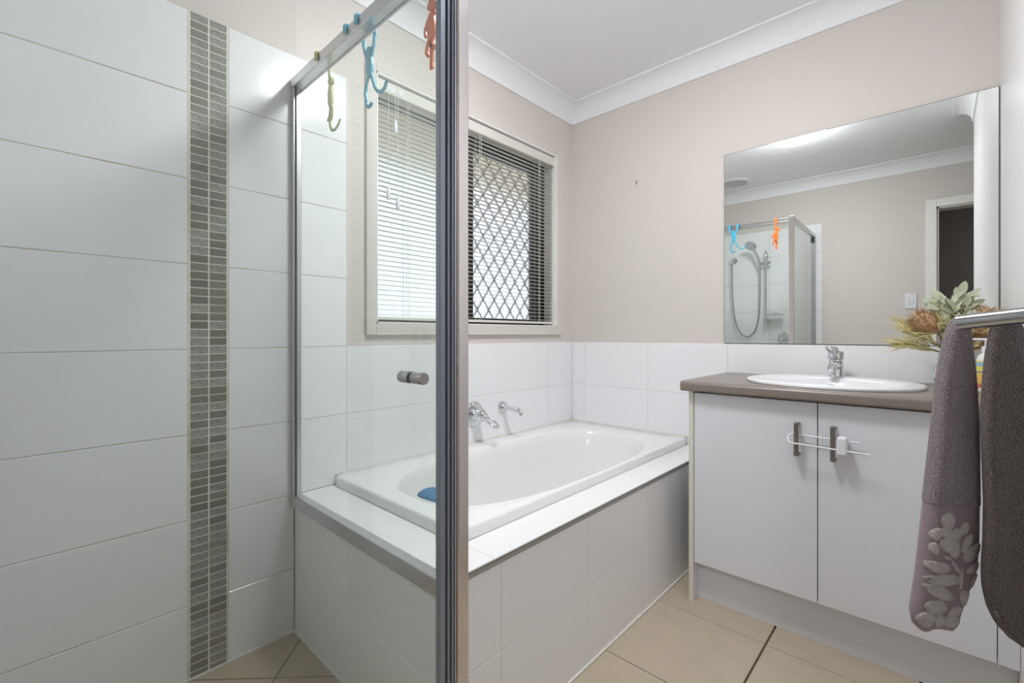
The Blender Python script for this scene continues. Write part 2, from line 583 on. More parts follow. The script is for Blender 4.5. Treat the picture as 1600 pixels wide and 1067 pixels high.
# doorway: jambs, architrave, dark hall behind
door = bpy.data.objects.new('door_1', None); COL.objects.link(door); structure(door); door.location = (XL, -0.4, 0)
mb = MB()
mb.box(XL - 0.12, XL + 0.002, DY1 - 0.018, DY1, 0, DZ)
mb.box(XL - 0.12, XL + 0.002, DY0, DY0 + 0.018, 0, DZ)
mb.box(XL - 0.12, XL + 0.002, DY0, DY1, DZ - 0.018, DZ)
mb.build('door_jamb', M['trimpaint'], door)
mb = MB()
mb.box(XL, XL + 0.016, DY1 - 0.006, DY1 + 0.054, 0, DZ + 0.054)
mb.box(XL, XL + 0.016, DY0 - 0.054, DY0 + 0.006, 0, DZ + 0.054)
mb.box(XL, XL + 0.016, DY0 + 0.006, DY1 - 0.006, DZ - 0.006, DZ + 0.054)
mb.build('architrave', M['white_trim'], door, bevel=0.004)
mb = MB()
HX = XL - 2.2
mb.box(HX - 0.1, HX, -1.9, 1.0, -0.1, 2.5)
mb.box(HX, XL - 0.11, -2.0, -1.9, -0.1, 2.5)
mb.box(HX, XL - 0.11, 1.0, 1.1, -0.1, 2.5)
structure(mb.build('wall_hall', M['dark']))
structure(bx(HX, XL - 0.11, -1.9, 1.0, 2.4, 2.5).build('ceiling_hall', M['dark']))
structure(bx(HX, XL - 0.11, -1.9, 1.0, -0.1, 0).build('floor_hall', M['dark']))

# ------------------------------------------------------------------ window
win = bpy.data.objects.new('window_1', None); COL.objects.link(win); structure(win); win.location = (1.536, D, OZ0)
mb = MB()                                   # flat architrave, painted like the wall
A0, A1, B0, B1 = 0.914, 2.158, 1.015, 2.086
mb.box(A0, OX0, D - 0.016, D, B0, B1); mb.box(OX1, A1, D - 0.016, D, B0, B1)
mb.box(OX0, OX1, D - 0.016, D, B0, OZ0); mb.box(OX0, OX1, D - 0.016, D, OZ1, B1)
mb.build('architrave', M['trimpaint'], win, bevel=0.003)
mb = MB()
mb.box(OX0, OX0 + 0.006, D - 0.016, D + 0.075, OZ0, OZ1); mb.box(OX1 - 0.006, OX1, D - 0.016, D + 0.075, OZ0, OZ1)
mb.box(OX0, OX1, D - 0.016, D + 0.075, OZ0, OZ0 + 0.006); mb.box(OX0, OX1, D - 0.016, D + 0.075, OZ1 - 0.006, OZ1)
mb.build('reveal', M['white_trim'], win)
mb = MB()                                   # black outer frame with the middle mullion
F0, F1 = D + 0.075, D + 0.125
mb.box(OX0, OX0 + 0.036, F0, F1, OZ0, OZ1); mb.box(OX1 - 0.05, OX1, F0, F1, OZ0, OZ1)
mb.box(OX0, OX1, F0, F1, OZ0, OZ0 + 0.022); mb.box(OX0, OX1, F0, F1, OZ1 - 0.05, OZ1)
mb.box(1.495, 1.53, F0, F1, OZ0, OZ1)
mb.build('window_frame', M['blackalu'], win, bevel=0.002)
bx(OX0 + 0.034, 1.497, D + 0.098, D + 0.103, OZ0 + 0.02, OZ1 - 0.045).build('fixed_pane', M['obscure'], win)
mb = MB()
mb.box(1.528, 1.552, F0 + 0.004, F0 + 0.028, OZ0 + 0.02, OZ1 - 0.045); mb.box(2.022, 2.068, F0 + 0.004, F0 + 0.028, OZ0 + 0.02, OZ1 - 0.045)
mb.box(1.528, 2.068, F0 + 0.004, F0 + 0.028, OZ0 + 0.02, OZ0 + 0.04); mb.box(1.528, 2.068, F0 + 0.004, F0 + 0.028, OZ1 - 0.105, OZ1 - 0.045)
sash = mb.build('sliding_sash', M['blackalu'], win, bevel=0.002)
bx(1.55, 2.024, F0 + 0.014, F0 + 0.018, OZ0 + 0.038, OZ1 - 0.103).build('sash_pane', M['obscure2'], sash)
mb = MB()
S0, S1, SZ0, SZ1 = 1.545, 2.03, OZ0 + 0.03, OZ1 - 0.09
SY = D + 0.118
mb.box(S0 - 0.02, S0, SY, SY + 0.012, SZ0 - 0.02, SZ1 + 0.02); mb.box(S1, S1 + 0.03, SY, SY + 0.012, SZ0 - 0.02, SZ1 + 0.02)
mb.box(S0, S1, SY, SY + 0.012, SZ0 - 0.02, SZ0); mb.box(S0, S1, SY, SY + 0.012, SZ1, SZ1 + 0.02)
screen = mb.build('security_screen', M['blackalu'], win)
px_, pz_ = 0.0825, 0.11
sl = pz_ / px_
for s in (1, -1):
    for k in range(-16, 30):
        # line z = SZ0 + s*sl*(x - xk)
        xk = 1.66 + k * px_
        pts = []
        for x in (S0, S1):
            z = SZ0 + s * sl * (x - xk)
            if SZ0 <= z <= SZ1:
                pts.append((x, z))
        for z in (SZ0, SZ1):
            x = xk + s * (z - SZ0) / sl
            if S0 <= x <= S1:
                pts.append((x, z))
        if len(pts) >= 2:
            pts.sort()
            (xa, za), (xb, zb) = pts[0], pts[-1]
            if math.hypot(xb - xa, zb - za) < 0.03:
                continue
            L = math.hypot(xb - xa, zb - za)
            nx, nz = -(zb - za) / L * 0.0034, (xb - xa) / L * 0.0034
            MB().prism([(xa + nx, za + nz), (xb + nx, zb + nz), (xb - nx, zb - nz), (xa - nx, za - nz)], SY + 0.003, SY + 0.009, 'xz').build('grille_bar', M['grille'], screen)

# outside: eave lining and path
structure(bx(-3, 6, D + 0.2, 2.78, 2.2, 2.26).build('eave_soffit', M['soffit']))
structure(bx(-6, 9, D + 0.2, 12, -0.4, -0.3).build('ground', M['ground']))

# ------------------------------------------------------------------ venetian blind
bl = thing('venetian_blind', (1.535, D + 0.02, 1.07), 'cream white venetian blind hanging in the window above the bath', 'blind')
mb = MB()
mb.box(OX0 + 0.008, OX1 - 0.008, D - 0.004, D + 0.04, 1.988, 2.036)
mb.build('headrail', M['slat'], bl, bevel=0.004)
for x in (1.03, 1.075):
    bx(x - 0.014, x + 0.014, D - 0.006, D - 0.003, 1.998, 2.02).build('cord_lock', M['plastic'], bl, bevel=0.002)
sp = []
for k in range(5):
    yy = -0.009 + 0.018 * k / 4
    sp.append((yy, 0.0013 * (1 - (yy / 0.009) ** 2)))
ringp = sp + [(y, z - 0.0007) for y, z in reversed(sp)]
slatmesh = None
nsl = 45
for k in range(nsl):
    z = 1.974 - k * 0.0199
    if slatmesh is None:
        m_ = MB()
        m_.loft([[(OX0 + 0.010, y, zz) for y, zz in ringp], [(OX1 - 0.010, y, zz) for y, zz in ringp]], True, True, True)
        o = m_.build('slat', M['slat'], None, smooth=True, auto=40)
        slatmesh = o.data
    else:
        o = bpy.data.objects.new('slat', slatmesh); COL.objects.link(o)
    o.location = (0, D + 0.018, z)
    adopt(o, bl)
bx(OX0 + 0.010, OX1 - 0.010, D + 0.004, D + 0.032, 1.077, 1.089).build('bottom_rail', M['slat'], bl, bevel=0.003)
for x in (1.115, 1.53, 1.98):
    mb = MB()
    for yy, xx in ((D + 0.004, x - 0.006), (D + 0.032, x - 0.006), (D + 0.0045, x + 0.006)):
        mb.cyl((xx, yy, 1.08), (xx, yy, 1.99), 0.0009, 6)
    mb.build('ladder_cord', M['cordm'], bl)
for x, z0 in ((1.046, 1.863), (1.014, 1.585), (1.058, 1.556)):
    c_ = MB().cyl((x, D - 0.008, z0), (x, D - 0.008, 2.0), 0.001, 6).build('lift_cord', M['cordm'], bl)
    MB().lathe([(0.002, 0.028), (0.006, 0.022), (0.008, 0), (0.0085, -0.022), (0.006, -0.026)], (x, D - 0.008, z0), 'z', 16).build('cord_tassel', M['plastic'], c_, smooth=True, auto=50)

# ------------------------------------------------------------------ bath surround
HX0, HX1, HY0, HZ = 0.647, 0.785, 0.789, 0.470
sur = thing('bath_surround', (1.45, 0.85, 0), 'white tiled bath surround with a ledge and silver edge strip', 'bath surround')
core = MB()
core.box(HX0 + 0.0012, HX1, HY0 + 0.0012, D - TT, 0, HZ - 0.0012)
core.box(HX1, W - TT, HY0 + 0.0012, 0.917, 0, HZ - 0.0012)
core.build('grout_core', M['grout'], sur)
AX = [HX0 + 0.004, 0.812, 1.197, 1.580, 1.965, W - TT]
tile_field(sur, M['hobtile'], 'back', HY0 + TT, AX, [0, 0.238, HZ - 0.012], 'tile')
tile_field(sur, M['hobtile'], 'right', HX0 + TT, [HY0 + 0.004, 1.239, D - TT], [0, 0.2178, HZ - 0.004], 'tile')
tile_field(sur, M['hobtile'], 'up', HZ - TT, [0.793, 1.187, 1.568, 1.939, W - TT], [HY0 + 0.003, 0.915], 'ledge_tile')
tile_field(sur, M['hobtile'], 'up', HZ - TT, [HX0 + 0.002, 0.793], [HY0 + 0.003, 1.168, D - TT], 'ledge_tile')
mb = MB()
mb.box(HX0 + 0.03, W - TT, HY0 - 0.0015, HY0 + 0.003, HZ - 0.014, HZ + 0.0005)
mb.box(HX0 + 0.03, W - TT, HY0 - 0.0015, HY0 + 0.004, HZ - 0.001, HZ + 0.001)
mb.build('edge_strip', M['strip'], sur)
mb = MB()
mb.box(HX0 - 0.003, W - TT, HY0 - 0.004, HY0, 0.0, 0.005)
mb.box(HX0 - 0.004, HX0, HY0, D - TT, 0.0, 0.005)
mb.build('silicone_bead', M['caulk'], sur)

# ------------------------------------------------------------------ bathtub
def sup(cx, cy, a, b, n, z, N=128, skew=0.0):
    out = []
    for j in range(N):
        t = 2 * math.pi * (j + 0.5) / N
        c, s = math.cos(t), math.sin(t)
        out.append((cx + a * math.copysign(abs(c) ** (2 / n), c), cy + b * math.copysign(abs(s) ** (2 / n), s), z))
    return out
tub = thing('bathtub', (1.53, 1.26, 0.47), 'white acrylic bathtub with rounded rim set into the tiled surround', 'bathtub')
bx0, bx1, by0, by1 = 0.783, W - TT - 0.001, 0.914, D - TT - 0.001
ocx, ocy, oa, ob = (bx0 + bx1) / 2, (by0 + by1) / 2, (bx1 - bx0) / 2, (by1 - by0) / 2
icx, icy, ia, ib = 1.485, 1.222, 0.628, 0.288
rings = [sup(ocx, ocy, oa, ob, 40, 0.4705), sup(ocx, ocy, oa, ob, 40, 0.499), sup(ocx, ocy, oa - 0.004, ob - 0.004, 40, 0.5045), sup(ocx, ocy, oa - 0.008, ob - 0.008, 38, 0.506)]
rings += [sup(icx, icy, ia + 0.012, ib + 0.010, 2.9, 0.506), sup(icx, icy, ia + 0.003, ib + 0.003, 2.8, 0.5035), sup(icx, icy, ia - 0.004, ib - 0.004, 2.8, 0.497)]
for k, (da, db, z, dx) in enumerate([(0.018, 0.012, 0.46, 0), (0.05, 0.022, 0.38, 0.0), (0.10, 0.035, 0.28, 0.02), (0.15, 0.05, 0.20, 0.04), (0.19, 0.07, 0.155, 0.05), (0.24, 0.10, 0.135, 0.05), (0.34, 0.17, 0.128, 0.05), (0.5, 0.26, 0.126, 0.05)]):
    rings.append(sup(icx + dx, icy, ia - da, ib - db, 2.8, z))
MB().loft(rings, True, False, True).build('tub_shell', M['acrylic'], tub, smooth=True, auto=50)
MB().lathe([(0.03, 0.0), (0.034, 0.003), (0.026, 0.005), (0.0, 0.005)], (2.0, 1.22, 0.1285), 'z', 24, cap1=False).build('drain', M['chrome'], tub, smooth=True, auto=40)

mb = MB()
mb.box(0.79, W - TT - 0.0005, D - TT - 0.005, D - TT - 0.0005, 0.504, 0.511)
mb.box(W - TT - 0.005, W - TT - 0.0005, 0.915, D - TT - 0.0005, 0.504, 0.511)
mb.build('silicone_bead', M['caulk'], tub)

# sponge on the sloping end
sg = []
for k in range(9):
    t = k / 8
    r = math.sin(math.pi * (0.06 + 0.88 * t))
    sg.append([(0.925 + 0.036 * r * math.cos(a) + 0.01 * t, 1.29 - 0.13 * t + 0.0 * a, 0.475 + 0.019 * r * math.sin(a) + 0.018 * math.sin(math.pi * t)) for a in [2 * math.pi * j / 20 for j in range(20)]])
tag(MB().loft(sg, True, True, True).build('bath_sponge', M['sponge'], None, smooth=True), 'blue oval bath sponge resting inside the bathtub edge', 'sponge')

# bath mixer and spout
def lever(root, c, out, material, scale=1.0):
    pass
mx = thing('bath_mixer', (1.473, D - TT, 0.638), 'chrome bath mixer with loop lever on the tiled wall', 'mixer tap')
c = (1.473, D - TT, 0.640)
MB().lathe([(0.060, 0), (0.060, 0.003), (0.054, 0.008), (0.03, 0.011), (0.0, 0.011)], c, 'y-', 48, cap1=False).build('wall_plate', M['chrome'], mx, smooth=True, auto=50)
MB().lathe([(0.028, 0.008), (0.028, 0.028), (0.025, 0.031), (0.025, 0.034), (0.029, 0.036), (0.029, 0.062), (0.022, 0.072), (0.0, 0.075)], c, 'y-', 36, cap1=False).build('body', M['chrome'], mx, smooth=True, auto=40)
pth = []
yb = D - TT - 0.062
hd = Vector((0.16, -0.86, -0.48)).normalized()
side = Vector((0.98, 0.17, 0.02)).normalized()
o0 = Vector((1.473, yb, 0.642))
loop = []
for k in range(25):
    a = 2 * math.pi * k / 24
    loop.append(o0 + hd * (0.062 - 0.038 * math.cos(a)) + side * 0.021 * math.sin(a))
lv = MB()
lv.tube(loop, 0.0058, 10, False)
lv.tube([o0 + hd * -0.008, o0 + hd * 0.014, o0 + hd * 0.03], [0.022, 0.019, 0.011], 16)
lv.build('lever', M['chrome'], mx, smooth=True, auto=60)
spt = thing('bath_spout', (1.663, D - TT, 0.65), 'small chrome bath spout on the tiled wall beside the mixer', 'spout')
MB().lathe([(0.030, 0), (0.030, 0.006), (0.026, 0.012), (0.012, 0.014), (0.0, 0.014)], (1.668, D - TT, 0.652), 'y-', 32, cap1=False).build('flange', M['chrome'], spt, smooth=True, auto=40)
MB().tube([(1.668, D - TT - 0.01, 0.652), (1.668, D - TT - 0.075, 0.649), (1.668, D - TT - 0.11, 0.647), (1.668, D - TT - 0.122, 0.643), (1.668, D - TT - 0.128, 0.634), (1.668, D - TT - 0.132, 0.622)], [0.0125, 0.0115, 0.011, 0.011, 0.0105, 0.010], 18).build('pipe', M['chrome'], spt, smooth=True, auto=50)

# ------------------------------------------------------------------ shower screen
sc = thing('shower_screen', (0.62, 0.79, 0), 'framed glass shower screen with silver corner post and pivot door', 'shower screen')
RZ0, RZ1 = 1.853, 1.886
GX = 0.647
bx(0.644, 0.650, 0.80, 1.60, 0.46, 1.862).build('side_glass', M['glass'], sc)
mb = MB(); mb.box(0.630, 0.664, 0.79, D - TT, RZ0, RZ1); mb.box(0.660, 0.666, 0.79, D - TT, RZ0 - 0.006, RZ0 + 0.01)
mb.build('side_top_rail', M['satin'], sc, bevel=0.003)
mb = MB(); mb.box(0.632, 0.646, 0.80, D - TT, 0.434, 0.4735); mb.box(0.632, 0.662, 0.80, D - TT, 0.470, 0.4745)
mb.build('side_bottom_rail', M['satin'], sc, bevel=0.002)
mb = MB(); mb.box(0.633, 0.661, 1.594, D - TT, 0.432, RZ0)
wc = mb.build('wall_channel', M['satin'], sc, bevel=0.002)
bx(0.640, 0.643, 1.588, 1.594, 0.475, RZ0).build('seal', M['gasket'], wc)
# corner post: polished square tube, grooved jamb beside it
bx(0.6575, 0.690, 0.772, 0.806, 0.0, RZ1 + 0.004).build('corner_post', M['bright_alu'], sc, bevel=0.003)
jb = MB()
jb.box(0.618, 0.632, 0.783, 0.800, 0.0, RZ0); jb.box(0.637, 0.643, 0.781, 0.800, 0.0, RZ0); jb.box(0.647, 0.653, 0.779, 0.802, 0.0, RZ0)
jamb = jb.build('post_jamb', M['anod'], sc, bevel=0.0015)
g_ = MB(); g_.box(0.632, 0.637, 0.786, 0.799, 0.0, RZ0); g_.box(0.643, 0.647, 0.785, 0.799, 0.0, RZ0)
g_.build('seal', M['gasket'], jamb)
bx(0.653, 0.6565, 0.776, 0.802, 0.0, RZ0).build('cover_strip', M['satin'], jamb)
mb = MB(); mb.box(XL + TT, 0.6565, 0.774, 0.804, RZ0, RZ1); mb.build('front_top_rail', M['satin'], sc, bevel=0.003)
mb = MB(); mb.box(XL + TT, 0.6565, 0.776, 0.802, 0.0, 0.03); mb.build('front_bottom_rail', M['satin'], sc, bevel=0.003)
mb = MB(); mb.box(XL + TT, XL + TT + 0.03, 0.774, 0.804, 0.03, RZ0); mb.build('front_wall_channel', M['satin'], sc, bevel=0.003)
dg = bx(-0.10, 0.617, 0.786, 0.792, 0.045, 1.842).build('door_glass', M['glass'], sc)
mb = MB(); mb.box(-0.125, -0.10, 0.779, 0.799, 0.035, 1.848); mb.build('door_stile', M['satin'], dg, bevel=0.002)
for z in (1.825, 0.05):
    bx(-0.118, -0.08, 0.776, 0.802, z - 0.02, z + 0.02).build('pivot_hinge', M['gasket'], dg, bevel=0.003)
kn = MB()
kn.lathe([(0.0115, 0), (0.0125, 0.0015), (0.0125, 0.034), (0.0115, 0.036), (0.0, 0.036)], (0.551, 0.785, 0.930), 'y-', 28, cap1=False)
kn.lathe([(0.0, -0.036), (0.0115, -0.036), (0.0125, -0.034), (0.0125, -0.0015), (0.0115, 0)], (0.551, 0.793, 0.930), 'y-', 28, cap0=False)
kb = kn.build('door_knob', M['knobdark'], dg, smooth=True, auto=40)
rg = MB()
rg.lathe([(0.0118, -0.002), (0.0118, 0.0025)], (0.551, 0.785, 0.930), 'y-', 28)
rg.lathe([(0.0118, -0.0025), (0.0118, 0.002)], (0.551, 0.793, 0.930), 'y-', 28)
rg.build('washer', M['gasket'], kb)

# ------------------------------------------------------------------ plastic monkeys on the side rail
def ribbon(mb, path, w, x, t):
    """flat strap in the Y-Z plane"""
    n = len(path)
    L, R = [], []
    ws = w if isinstance(w, list) else [w] * n
    for i in range(n):
        a, b = path[max(i - 1, 0)], path[min(i + 1, n - 1)]
        dy, dz = b[0] - a[0], b[1] - a[1]
        q = math.hypot(dy, dz) or 1
        ny, nz = -dz / q, dy / q
        L.append((path[i][0] + ny * ws[i] / 2, path[i][1] + nz * ws[i] / 2))
        R.append((path[i][0] - ny * ws[i] / 2, path[i][1] - nz * ws[i] / 2))
    rings = [[(x - t / 2, *L[i]), (x + t / 2, *L[i]), (x + t / 2, *R[i]), (x - t / 2, *R[i])] for i in range(n)]
    mb.loft(rings, True, True, True)

def arc(cy, cz, r, a0, a1, n=10, ry=None):
    ry = ry or r
    return [(cy + ry * math.cos(math.radians(a0 + (a1 - a0) * k / n)), cz + r * math.sin(math.radians(a0 + (a1 - a0) * k / n))) for k in range(n + 1)]

def hand_hook(mb, y, x, w=0.017, drop=0.024):
    """hand strap over the rail: in the X-Z plane"""
    z = RZ1 + 0.0025
    pts = [(0.6255, z - drop), (0.6255, z), (0.645, z + 0.002), (x, z), (x, z - 0.03)]
    rings = []
    for i, (px, pz) in enumerate(pts):
        a, b = pts[max(i - 1, 0)], pts[min(i + 1, len(pts) - 1)]
        dx, dz = b[0] - a[0], b[1] - a[1]
        q = math.hypot(dx, dz)
        nx, nz = -dz / q * 0.0018, dx / q * 0.0018
        rings.append([(px + nx, y - w / 2, pz + nz), (px + nx, y + w / 2, pz + nz), (px - nx, y + w / 2, pz - nz), (px - nx, y - w / 2, pz - nz)])
    mb.loft(rings, True, True, True)

def disc(mb, cy, cz, ry, rz, x, t, n=20):
    mb.prism([(cy + ry * math.cos(2 * math.pi * k / n), cz + rz * math.sin(2 * math.pi * k / n)) for k in range(n)], x - t / 2, x + t / 2, 'yz')

TH = 0.0055
# blue: both hands on the rail
X = 0.684
mb = MB()
hand_hook(mb, 1.222, X); hand_hook(mb, 1.160, X)
ribbon(mb, [(1.222, RZ1 - 0.02), (1.216, 1.84), (1.204, 1.815), (1.192, 1.795)], 0.012, X, TH)
ribbon(mb, [(1.160, RZ1 - 0.02), (1.165, 1.84), (1.176, 1.815), (1.186, 1.795)], 0.012, X, TH)
disc(mb, 1.188, 1.785, 0.016, 0.034, X, TH + 0.003)
ribbon(mb, [(1.190, 1.765), (1.204, 1.74), (1.212, 1.715), (1.205, 1.69)] + arc(1.190, 1.685, 0.016, 0, -150, 8), 0.010, X, TH)
ribbon(mb, [(1.184, 1.765), (1.170, 1.735), (1.158, 1.71), (1.143, 1.695)] + [(1.125, 1.688), (1.108, 1.694), (1.098, 1.712)], 0.010, X, TH)
bm_ = tag(mb.build('toy_monkey', M['blue'], None, bevel=0.0012), 'sky blue plastic monkey hanging by both hands from the shower rail', 'toy')
hb = MB(); disc(hb, 1.190, 1.826, 0.012, 0.012, X, TH + 0.004); disc(hb, 1.203, 1.829, 0.005, 0.006, X, TH); disc(hb, 1.177, 1.829, 0.005, 0.006, X, TH)
hb.build('head', M['blue'], bm_)
# orange: one hand up, tail and arm curled into loops
X = 0.676
mb = MB()
hand_hook(mb, 0.893, X)
ribbon(mb, [(0.893, RZ1 - 0.02), (0.893, 1.84), (0.892, 1.80)], 0.012, X, TH)
disc(mb, 0.890, 1.755, 0.015, 0.034, X, TH + 0.003)
ribbon(mb, arc(0.876, 1.745, 0.042, 95, -95, 14, 0.024), 0.010, X, TH)
ribbon(mb, [(0.892, 1.79), (0.908, 1.77), (0.916, 1.755), (0.912, 1.74)], 0.009, X, TH)
ribbon(mb, [(0.896, 1.735), (0.908, 1.715), (0.910, 1.70), (0.902, 1.69)], 0.009, X, TH)
ribbon(mb, [(0.890, 1.73), (0.889, 1.70), (0.890, 1.67), (0.889, 1.655)], [0.012, 0.011, 0.011, 0.013], X, TH)
om = tag(mb.build('toy_monkey', M['orange'], None, bevel=0.0012), 'orange plastic monkey hanging by one hand from the shower rail', 'toy')
hb = MB(); disc(hb, 0.886, 1.805, 0.016, 0.013, X, TH + 0.004); disc(hb, 0.866, 1.805, 0.005, 0.006, X, TH); hb.build('head', M['orange'], om)
# green: hanging near the tiled wall
X = 0.668
mb = MB()
hand_hook(mb, 1.405, X)
ribbon(mb, [(1.405, RZ1 - 0.02), (1.402, 1.83), (1.397, 1.80)], 0.011, X, TH)
disc(mb, 1.396, 1.765, 0.014, 0.036, X, TH + 0.003)
ribbon(mb, arc(1.412, 1.735, 0.040, 80, 280, 14, 0.018), 0.009, X, TH)
ribbon(mb, [(1.392, 1.74), (1.384, 1.72), (1.386, 1.70), (1.394, 1.69)], 0.009, X, TH)
ribbon(mb, [(1.396, 1.735), (1.40, 1.70), (1.396, 1.67)] + [(1.386, 1.655), (1.366, 1.651), (1.345, 1.66), (1.332, 1.674)], [0.011, 0.01, 0.01, 0.009, 0.007, 0.005, 0.004], X, TH)
gm = tag(mb.build('toy_monkey', M['green'], None, bevel=0.0012), 'olive green plastic monkey hanging from the shower rail by the tiled wall', 'toy')
hb = MB(); disc(hb, 1.392, 1.81, 0.014, 0.012, X, TH + 0.004); hb.build('head', M['green'], gm)

# ------------------------------------------------------------------ vanity
VX = 1.756                       # door face plane
VY1 = 0.700                      # left end panel outer face
van = thing('vanity_cabinet', (2.0, 0.27, 0), 'white vanity cabinet with two doors and a recessed kickboard', 'cabinet')
BZ0, BZ1 = 0.803, 0.840
bx(VX - 0.002, W - TT, VY1 - 0.017, VY1, 0, BZ0).build('end_panel', M['cab'], van, bevel=0.001)
bx(VX - 0.0035, VX - 0.0018, VY1 - 0.017, VY1, 0.0, BZ0).build('edge_band', M['cabedge'], van)
bx(VX + 0.045, VX + 0.06, YR + 0.001, VY1 - 0.017, 0, 0.16).build('kickboard', M['cab'], van)
bx(VX + 0.022, W - TT - 0.005, YR + 0.002, VY1 - 0.018, 0.15, 0.70).build('carcass', M['cab'], van)
SPL = 0.284
def vdoor(y0, y1, hy):
    d = bx(VX, VX + 0.017, y0, y1, 0.150, 0.797).build('door', M['cab'], van, bevel=0.0012)
    h = MB()
    h.box(VX - 0.034, VX - 0.026, hy - 0.0065, hy + 0.0065, 0.622, 0.729)
    h.box(VX - 0.027, VX, hy - 0.0065, hy + 0.0065, 0.622, 0.631); h.box(VX - 0.027, VX, hy - 0.0065, hy + 0.0065, 0.720, 0.729)
    h.build('handle', M['handle'], d, bevel=0.001)
vdoor(SPL + 0.0014, VY1 - 0.0185, 0.338)
vdoor(-0.1145, SPL - 0.0014, 0.2395)
bx(VX, VX + 0.017, YR + 0.001, -0.1165, 0.150, 0.797).build('filler_strip', M['cab'], van)
# child lock looped through both handles
HX_ = VX - 0.040
lk = thing('cabinet_lock', (HX_, 0.28, 0.67), 'white plastic child lock looped through the vanity door handles', 'lock')
lp = [(HX_ + 0.026, 0.172, 0.688), (HX_ + 0.026, 0.21, 0.687), (HX_ + 0.026, 0.335, 0.690)]
for k in range(9):
    a = math.pi / 2 + math.pi * k / 8
    lp.append((HX_ + 0.014 + 0.012 * math.sin(a), 0.348 - 0.014 * math.cos(a), 0.677 + 0.013 * math.sin(a)))
lp += [(HX_, 0.30, 0.664), (HX_, 0.2, 0.662), (HX_, 0.145, 0.661)]
MB().tube(lp, 0.0026, 8).build('loop', M['plastic'], lk, smooth=True, auto=60)
bx(HX_ - 0.006, HX_ + 0.031, 0.203, 0.228, 0.648, 0.702).build('slider', M['plastic'], lk, bevel=0.005, seg=3)

# bench top with rounded nose
bt = []
fx0 = VX - 0.028
pr = [(W - TT, BZ1), (fx0 + 0.014, BZ1)]
for k in range(1, 7):
    a = math.pi / 2 * k / 6
    pr.append((fx0 + 0.014 - 0.014 * math.sin(a), BZ1 - 0.014 + 0.014 * math.cos(a)))
pr += [(fx0, BZ0 + 0.006), (fx0 + 0.006, BZ0), (W - TT, BZ0)]
rr = [[(x, yy, z) for x, z in pr] for yy in (YR + 0.001, 0.724)]
top_ = MB().loft(rr, True, True, True).build('vanity_benchtop', M['bench'])
cut_ = MB().loft([[(1.990 + 0.222 * math.cos(2 * math.pi * k / 72), 0.288 + 0.248 * math.sin(2 * math.pi * k / 72), z) for k in range(72)] for z in (BZ0 - 0.02, BZ1 + 0.02)], True, True, True).build('cutter', M['bench'])
bo = top_.modifiers.new('hole', 'BOOLEAN'); bo.object = cut_; bo.operation = 'DIFFERENCE'; bo.solver = 'EXACT'
bpy.context.view_layer.update()
me_ = bpy.data.meshes.new_from_object(top_.evaluated_get(bpy.context.evaluated_depsgraph_get()))
top_.modifiers.clear(); top_.data = me_
bpy.data.objects.remove(cut_)
for p_ in me_.polygons:
    p_.use_smooth = True
me_.set_sharp_from_angle(angle=math.radians(30))
tag(top_, 'taupe laminate benchtop with rounded front edge on the white vanity', 'benchtop')

# basin
bc = (1.990, 0.288)
bs = thing('basin', (bc[0], bc[1], BZ1), 'oval white ceramic basin set into the taupe benchtop', 'basin')
def ell(a, b, z, dx=0, N=72):
    return [(bc[0] + dx + a * math.cos(2 * math.pi * k / N), bc[1] + b * math.sin(2 * math.pi * k / N), z) for k in range(N)]
rg_ = [ell(0.236, 0.262, BZ1), ell(0.240, 0.266, BZ1 + 0.006), ell(0.236, 0.262, BZ1 + 0.012), ell(0.222, 0.248, BZ1 + 0.0155), ell(0.205, 0.232, BZ1 + 0.014, -0.004),
       ell(0.160, 0.212, BZ1 + 0.010, -0.045), ell(0.152, 0.204, BZ1 + 0.002, -0.045), ell(0.135, 0.180, BZ1 - 0.04, -0.045), ell(0.11, 0.15, BZ1 - 0.085, -0.045), ell(0.07, 0.09, BZ1 - 0.115, -0.045), ell(0.02, 0.02, BZ1 - 0.122, -0.045)]
MB().loft(rg_, True, False, True).build('bowl', M['ceramic'], bs, smooth=True)
MB().lathe([(0.0, 0), (0.013, 0.0), (0.012, 0.003), (0.0, 0.004)], (2.062, 0.288, BZ1 - 0.012), 'z', 20, cap0=False, cap1=False).build('overflow', M['chrome'], bs, smooth=True)

# basin mixer
tx, ty, tz = 2.185, 0.293, BZ1 + 0.012
bmx = thing('basin_mixer', (tx, ty, tz), 'chrome basin mixer tap standing behind the oval bowl', 'mixer tap')
MB().lathe([(0.026, 0), (0.027, 0.003), (0.025, 0.006), (0.024, 0.06), (0.022, 0.066), (0.0, 0.066)], (tx, ty, tz), 'z', 32, cap1=False).build('body', M['chrome'], bmx, smooth=True, auto=40)
MB().tube([(tx - 0.005, ty, tz + 0.044), (tx - 0.05, ty, tz + 0.048), (tx - 0.085, ty, tz + 0.047), (tx - 0.105, ty, tz + 0.038), (tx - 0.112, ty, tz + 0.026)], [0.020, 0.0165, 0.015, 0.0145, 0.0135], 20).build('spout', M['chrome'], bmx, smooth=True, auto=60)
cap_ = MB().lathe([(0.022, 0.068), (0.027, 0.072), (0.027, 0.092), (0.023, 0.100), (0.0, 0.102)], (tx, ty, tz), 'z', 32, cap1=False).build('cap', M['chrome'], bmx, smooth=True, auto=40)
lv = MB()
hd = Vector((-0.97, 0.05, 0.25)).normalized(); o0 = Vector((tx - 0.006, ty, tz + 0.093)); side = Vector((0.05, 1, 0)).normalized()
lv.tube([o0 + hd * (0.06 - 0.04 * math.cos(2 * math.pi * k / 24)) + side * 0.017 * math.sin(2 * math.pi * k / 24) for k in range(25)], 0.005, 10, False)
lv.tube([o0, o0 + hd * 0.03], [0.016, 0.010], 14)
lv.build('lever', M['chrome'], cap_, smooth=True, auto=60)

